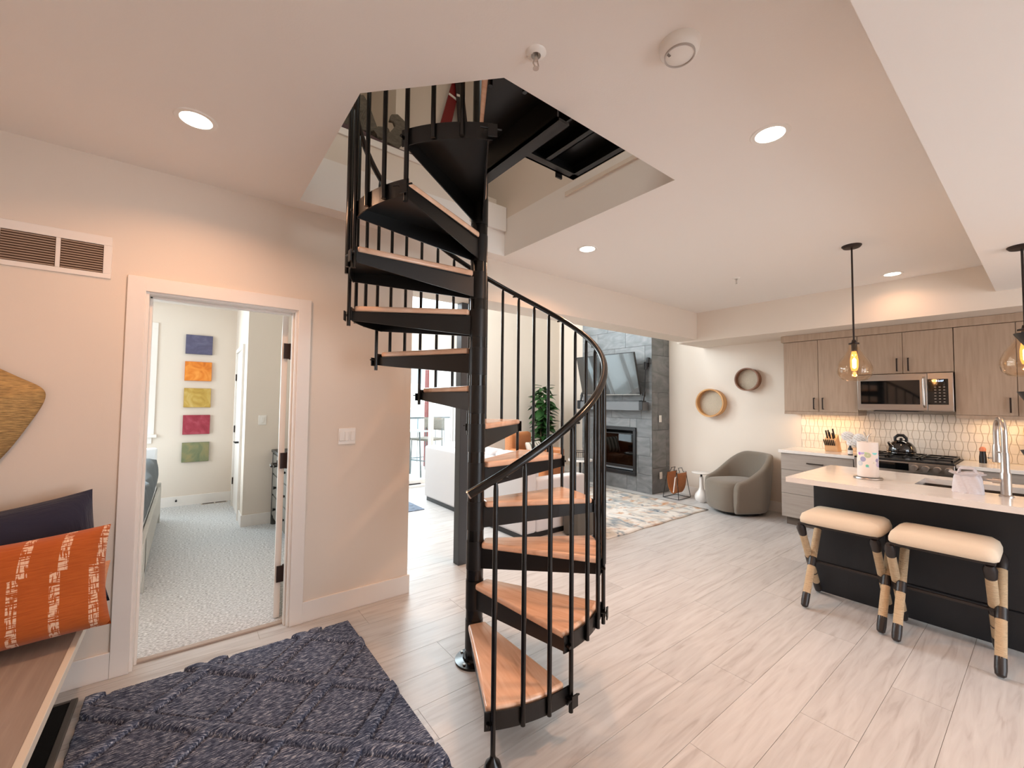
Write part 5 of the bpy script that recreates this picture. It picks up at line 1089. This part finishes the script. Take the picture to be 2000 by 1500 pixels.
# plant
pl = thing('potted_plant', 'tall leafy green plant in the corner behind the leather armchair', 'plant', (5.50, 6.10, 0))
pc_ = (5.50, 6.10, 0)
MB().lathe([(0.001, 0), (0.13, 0), (0.17, 0.30), (0.18, 0.34), (0.16, 0.34), (0.15, 0.30), (0.001, 0.29)], pc_, 32).build('pot', M['pot'], pl)
MB().lathe([(0.001, 0.295), (0.152, 0.295), (0.152, 0.303), (0.001, 0.303)], pc_, 24).build('soil', M['soil'], pl)
random.seed(21)
stems = []
for k in range(4):
    a = k*1.7; stems.append([(pc_[0]+0.04*math.cos(a), pc_[1]+0.04*math.sin(a), 0.3), (pc_[0]+0.09*math.cos(a), pc_[1]+0.09*math.sin(a), 0.9), (pc_[0]+0.06*math.cos(a+.5), pc_[1]+0.06*math.sin(a+.5), 1.4+0.1*k)])
    MB().tube(stems[-1], [0.014, 0.011, 0.006], 8).build('stem', M['stem'], pl)
def leafmesh(L_, W_):
    m = MB()
    def fn(u, v):
        x = L_*u; w_ = W_*math.sin(PI*min(1, u**0.8))**0.7*(1-0.12*u); s = 2*v-1
        return (x, s*w_, -0.16*L_*u*u+0.18*abs(s)*w_*1.2)
    return m.grid(fn, 9, 5)
lm = leafmesh(0.24, 0.062).build('leaf', M['leaf'], pl, local=True, ang=90)
lfs = [lm]
for i in range(150):
    o = lm if i == 0 else lm.copy()
    if i: C.objects.link(o)
    z = 0.50+1.28*(i/150)**0.95; a = i*2.4+random.uniform(-.3, .3)
    rad = 0.03+0.03*math.sin(z*5)
    tilt = random.uniform(-35, 25)-(12 if z < 1.0 else -10)
    s = random.uniform(0.8, 1.15)*(0.7+0.55*math.sin(PI*min(1, (z-0.35)/1.5)))
    o.matrix_local = Matrix.Translation((rad*math.cos(a), rad*math.sin(a), z)) @ Matrix.Rotation(a, 4, 'Z') @ Matrix.Rotation(math.radians(tilt), 4, 'Y') @ Matrix.Rotation(random.uniform(-.5, .5), 4, 'X') @ Matrix.Scale(s, 4)
# small table with wire basket, sofa tray
wt = thing('round_accent_table', 'small round white accent table holding the wire basket', 'side table', (5.15, 4.80, 0))
MB().lathe([(0.001, 0.5), (0.2, 0.5), (0.2, 0.525), (0.001, 0.525)], (5.15, 4.8, 0), 36).build('tabletop', M['marble'], wt)
MB().lathe([(0.001, 0.01), (0.14, 0.01), (0.14, 0.025), (0.02, 0.035), (0.02, 0.5)], (5.15, 4.8, 0), 30).build('pedestal', M['iron'], wt)
wb = thing('wire_basket', 'dark wire basket on the round white accent table', 'basket', (5.15, 4.8, 0.525))
MB().lathe([(0.10, 0.0), (0.11, 0.0), (0.11, 0.006), (0.10, 0.006)], (5.15, 4.8, 0.525), 28, close=True).lathe([(0.126, 0.12), (0.132, 0.12), (0.132, 0.13), (0.126, 0.13)], (5.15, 4.8, 0.525), 28, close=True).build('rim', M['darkbronze'], wb)
wm = MB()
for k in range(24): a = 2*PI*k/24; wm.cyl((5.15+0.105*math.cos(a), 4.8+0.105*math.sin(a), 0.528), (5.15+0.129*math.cos(a), 4.8+0.129*math.sin(a), 0.652), 0.002, n=5)
wm.build('wires', M['darkbronze'], wb)
sb_ = thing('open_magazine', 'open white magazine lying on the seat of the cream sofa', 'magazine', (3.35, 4.3, 0.455))
MB().box(3.2, 4.15, 0.4512, 3.5, 4.33, 0.461).box(3.2, 4.34, 0.4512, 3.5, 4.52, 0.463).build('pages', M['paper'], sb_, bevel=0.003)

# ================================================================== FOREGROUND LEFT
# runner with raised diamonds
RX0, RX1, RY0, RY1 = -0.345, 0.885, 0.45, 2.885
def dline(p, a, b):
    ax, ay = a; bx, by = b; dx, dy = bx-ax, by-ay; t = ((p[0]-ax)*dx+(p[1]-ay)*dy)/(dx*dx+dy*dy)
    return abs((p[0]-ax)*dy-(p[1]-ay)*dx)/math.hypot(dx, dy)
NXr, NYr = 300, 480
def runf(u, v):
    x = RX0+(RX1-RX0)*u; y = RY0+(RY1-RY0)*v
    z = 0.014; band = groove = False
    # diamond lattice: two families of raised bands
    for val, c0, per in ((x+y, 2.44, 0.515), (y-x, 2.20, 0.495)):
        dd = abs((((val-c0)/per+0.5) % 1.0)-0.5)*per/1.41421
        if dd < 0.030: z = max(z, 0.014+0.016*(math.cos(dd/0.030*PI/2))**0.35); band = True
        elif dd < 0.044: groove = True
    if groove and not band: z = 0.004
    z += random.uniform(-0.0012, 0.0012)
    if u in (0.0, 1.0) or v in (0.0, 1.0): z = 0.0
    ex = 0.003*math.sin(y*60) if u in (0.0, 1.0) else 0
    return (x+ex, y, z)
random.seed(9)
tag(MB().grid(runf, NXr, NYr).build('runner_rug', M['runner'], ang=180, tx=(0.25, 1.8, 0)), 'charcoal heathered wool runner with raised diamond pattern', 'rug')
by = thing('boot_tray', 'black pile boot tray with grey edge under the bench', 'mat', (-0.6, 2.0, 0))
MB().box(-0.835, 0.6, 0, -0.395, 2.90, 0.014).build('pile', M['tray'], by, bevel=0.004)
part(MB().box(-0.395, 0.6, 0, -0.370, 2.92, 0.016).box(-0.835, 2.90, 0, -0.395, 2.92, 0.014).build('edge_strip', M['traygrey'], by, bevel=0.003), 'grey rubber edge')
# bench
bn = thing('entry_bench', 'taupe wooden entry bench with a white front edge', 'bench', (-0.6, 1.9, 0))
MB().box(-0.905, 0.75, 0.415, -0.348, 3.03, 0.45).build('seat_board', M['bench'], bn, bevel=0.002)
part(MB().box(-0.348, 0.75, 0.415, -0.326, 3.03, 0.451).build('front_edge', mat('white_edge', (226, 220, 208), 0.5), bn, bevel=0.002), 'white front edge')
MB().box(-0.905, 0.75, 0.33, -0.42, 0.79, 0.414).box(-0.905, 2.98, 0.33, -0.42, 3.02, 0.414).box(-0.89, 0.77, 0, -0.84, 0.82, 0.33).box(-0.89, 2.95, 0, -0.84, 3.0, 0.33).build('support', mat('bench_dark_support', (60, 48, 40), 0.6), bn)
# pillows
def rot_pillow(cx, cy, cz, yawd, tiltd, rolld): return Matrix.Translation((cx, cy, cz)) @ Matrix.Rotation(math.radians(yawd), 4, 'Z') @ Matrix.Rotation(math.radians(tiltd), 4, 'X') @ Matrix.Rotation(math.radians(rolld), 4, 'Z')
cushion('orange_pillow', 0.66, 0.42, 0.17, M['ikat'], rot_pillow(-0.572, 2.55, 0.675, 3, 70, 3), 'burnt orange lumbar pillow with woven cream dashes on the bench', 'pillow', 40, 30, 5)
cushion('navy_pillow', 0.56, 0.54, 0.15, M['navy'], rot_pillow(-0.585, 2.815, 0.712, 4, 76, 9), 'navy ribbed pillow behind the orange pillow', 'pillow')
cushion('peach_pillow', 0.44, 0.26, 0.14, mat('peach_weave', (206, 148, 112), 0.9, bump=0.4, scale=90, var=0.1), rot_pillow(-0.478, 2.672, 0.578, 4, 72, 0), 'peach pillow peeking out at the lower right behind the orange pillow', 'pillow', 26, 20, 2.4)
# seagrass hat
def hatf(u, v):
    # broad floppy brim hung on the wall, tip pointing right
    a = 2*PI*u; k = v
    c1, s1 = math.cos(a), math.sin(a)
    rx = 0.275 if c1 > 0 else 0.34; rz_ = 0.235
    tip = max(0, c1)**6
    x = -0.84+rx*k*c1*(1-0.05*k)+0.02*k*tip; z = 1.40+rz_*k*(s1 if s1 > 0 else s1*1.45)*(1-0.45*max(0, c1)**2)+0.075*k*max(0, c1)**3
    y = YW-0.02-0.12*(1-k**2)-0.01*math.sin(a*9)*k*0.4
    return (x, y, z)
m = MB().grid(hatf, 72, 18, True)
o = m.build('seagrass_hat', M['seagrass'], ang=90, tx=(-0.8, YW, 1.4)); md = o.modifiers.new('t', 'SOLIDIFY'); md.thickness = 0.008
tag(o, 'woven seagrass hat hung on the wall at the left edge of the photo', 'hat')

# ================================================================== BEDROOM CONTENTS
cols = [('indigo', (78, 76, 98), (92, 90, 118), (112, 110, 134)), ('orange', (196, 98, 24), (226, 130, 40), (240, 158, 70)), ('mustard', (172, 136, 56), (194, 160, 78), (208, 180, 112)), ('crimson', (140, 40, 56), (164, 58, 74), (184, 92, 104)), ('sage', (100, 114, 88), (132, 134, 98), (156, 142, 98))]
zs = [2.325-0.375*k for k in range(5)]
zc = [2.215, 1.853, 1.49, 1.125, 0.648+0.03]
px = [(-0.050, 0.252), (-0.050, 0.250), (-0.052, 0.252), (-0.052, 0.256), (-0.04, 0.27)]
for k in range(5):
    nm, a, b_, c_ = cols[k]; z = 2.21-k*0.3925*0.935
    z = [2.205, 1.835, 1.468, 1.098, 0.722][k]
    t = thing('wall_art_panel', '%s square art panel, %s of the column of five on the bedroom wall' % (nm, ('topmost', 'second from the top', 'middle one', 'fourth from the top', 'lowest')[k]), 'picture', (0.1, BY, z), 0, 'five colour panels on the bedroom wall')
    MB().box(-0.048+0.001*k, BY-0.035, z-0.132, 0.252+0.001*k, BY-0.001, z+0.132).build('canvas', mat(nm+'_edge', a, 0.7), t, bevel=0.002)
    MB().box(-0.046+0.001*k, BY-0.0365, z-0.130, 0.250+0.001*k, BY-0.0345, z+0.130).build('painted_face', art(nm+'_paint', a, b_, c_), t)
fr_ = thing('floor_register', 'narrow metal floor vent in the carpet below the art panels', 'vent', (0.33, BY-0.09, 0.006))
MB().box(0.19, BY-0.12, 0.006, 0.49, BY-0.04, 0.012).build('frame', mat('beige_vent', (196, 188, 176), 0.5), fr_)
part(MB().box(0.205, BY-0.108, 0.011, 0.335, BY-0.052, 0.0135).box(0.35, BY-0.108, 0.011, 0.475, BY-0.052, 0.0135).build('slot', M['hinge'], fr_), 'dark slots')
tag(MB().cyl((-0.08, BY-0.014, 0.09), (-0.08, BY-0.06, 0.085), 0.006).cyl((-0.08, BY-0.06, 0.085), (-0.08, BY-0.072, 0.084), 0.012).build('door_stop', M['black'], tx=(-0.08, BY, 0.08)), 'small black door stop on the bedroom baseboard', 'door stop')
# bed
bed = thing('bed', 'bed with whitewashed wooden frame seen at the left of the doorway', 'bed', (-1.2, 5.4, 0))
BX = -0.215
MB().box(BX-0.03, 4.0, 0.14, BX, 6.48, 0.42).build('side_rail', M['bedwood'], bed, bevel=0.004)
for y in (4.2, 6.42): MB().box(BX-0.07, y, 0, BX, y+0.07, 0.46 if y > 5 else 0.40).build('leg', M['bedwood'], bed, bevel=0.004)
MB().box(-2.3, 6.42, 0.20, BX-0.07, 6.47, 0.46).box(-2.3, 4.2, 0.20, BX-0.07, 4.25, 0.40).build('end_rail', M['bedwood'], bed, bevel=0.004)
MB().box(-2.3, 4.25, 0.25, BX-0.04, 6.42, 0.56).build('mattress', M['sheet'], bed, bevel=0.05, seg=4)
def duv(u, v):
    y = 4.0+2.5*v; s = u
    base = 0.66+0.12*math.exp(-((y-6.2)/0.4)**2)
    if s < 0.6: x = -2.0+(1.715)*(s/0.6); z = base+0.02*math.sin(x*9+y*5)
    else: k = (s-0.6)/0.4; x = -0.285+0.03*math.sin(k*PI)+0.018*math.sin(y*17+k*3); z = base-(base-0.40)*k
    return (x, y, z)
o = MB().grid(duv, 40, 60).build('duvet', M['linen'], bed, ang=90); md = o.modifiers.new('t', 'SOLIDIFY'); md.thickness = 0.03
tag(MB().box(-1.1, 6.56, 0.0, -0.27, 6.66, 0.86).build('headboard_panel', M['sheet'], bevel=0.02, tx=(-0.7, 6.6, 0)), 'plain white panel standing behind the end of the bed', 'headboard')
# dresser
ds = thing('dresser', 'weathered grey wooden dresser partly hidden behind the bedroom door', 'dresser', (1.03, 5.1, 0))
MB().box(0.80, 4.55, 0.84, 1.249, 5.66, 0.87).build('top', M['dresserdk'], ds, bevel=0.004)
MB().box(0.83, 4.58, 0.08, 1.245, 5.63, 0.84).build('body', M['dresser'], ds, smooth=False)
for k in range(3):
    for s in (0, 1):
        d_ = MB().box(0.815, 4.60+s*0.52, 0.12+k*0.24, 0.83, 5.09+s*0.52, 0.34+k*0.24).build('drawer', M['dresser'], ds, bevel=0.003)
        part(MB().cyl((0.815, 4.84+s*0.52, 0.23+k*0.24), (0.785, 4.84+s*0.52, 0.23+k*0.24), 0.010, 0.018).build('knob', M['black'], d_), 'black knob')
for y in (4.60, 5.59): MB().box(0.82, y, 0, 0.87, y+0.05, 0.08).build('leg', M['dresserdk'], ds)
MB().box(0.812, 5.61, 0.0, 0.85, 5.65, 0.84).build('corner_stile', M['dresserdk'], ds)

# ================================================================== LOFT DECOR
eg = thing('carved_bird', 'carved grey wooden bird with raised wings on a branch above the stair opening', 'sculpture', (1.12, HY1+0.06, 3.32))
ex, ey, ez = 1.06, HY1+0.055, 3.32
MB().tube([(ex-0.42, ey, ez+0.03), (ex-0.2, ey, ez+0.05), (ex+0.05, ey, ez+0.02), (ex+0.3, ey, ez+0.025)], [0.018, 0.028, 0.024, 0.02], 8).build('branch', mat('purplish_branch', (92, 70, 72), 0.8, bump=0.6), eg)
def wing(pts, th=0.035): 
    m = MB(); m.frustum([(ex+x*0.8, ey-th/2, ez+z) for x, z in pts], [(ex+x*0.8, ey+th/2, ez+z) for x, z in pts]); return m
wing([(-0.40, 0.04), (-0.20, 0.06), (-0.02, 0.10), (-0.06, 0.17), (-0.12, 0.28), (-0.17, 0.33), (-0.22, 0.31), (-0.25, 0.22), (-0.33, 0.13), (-0.42, 0.09)]).build('wing', M['eagle'], eg, bevel=0.008)
wing([(0.02, 0.06), (0.16, 0.03), (0.22, 0.10), (0.25, 0.19), (0.22, 0.27), (0.15, 0.30), (0.09, 0.28), (0.07, 0.22), (0.11, 0.23), (0.13, 0.2), (0.08, 0.14), (0.0, 0.11)]).build('wing', M['eagle'], eg, bevel=0.008)
MB().tube([(ex-0.05, ey, ez+0.07), (ex+0.0, ey, ez+0.11), (ex+0.05, ey, ez+0.15)], [0.04, 0.045, 0.022], 10).build('body', M['eagle'], eg)
for k in range(7): MB().tube([(ex-0.36+k*0.035, ey-0.02, ez+0.06), (ex-0.28+k*0.03, ey-0.022, ez+0.12+0.02*k)], 0.006, 5).build('feather', M['eagle'], eg)
def ski(x, yy, zz, a, mm, label):
    t = thing('old_ski', label, 'ski', (x, yy, zz), 0, 'pair of old skis upstairs')
    m = MB(); mt_ = Matrix.Translation((x, yy, zz)) @ Matrix.Rotation(math.radians(a), 4, 'Y')
    pts = [(-0.06, 0), (0.06, 0), (0.05, 0.7), (0.035, 1.3), (0.02, 1.45), (0, 1.5), (-0.02, 1.45), (-0.035, 1.3), (-0.05, 0.7)]
    m.frustum([(px_, -0.01, pz) for px_, pz in pts], [(px_, 0.01, pz) for px_, pz in pts], mt_)
    m.build('blade', mm, t, bevel=0.003)
    b2 = MB().box(-0.045, -0.016, 0.98, 0.045, -0.01, 1.0, mt_).build('binding', M['white'], t)
ski(1.62, 3.33, 3.302, 13, M['skired'], 'dark red ski leaning on the loft wall')
ski(2.03, 3.30, 3.302, -7, M['skidk'], 'dark ski leaning on the loft wall')
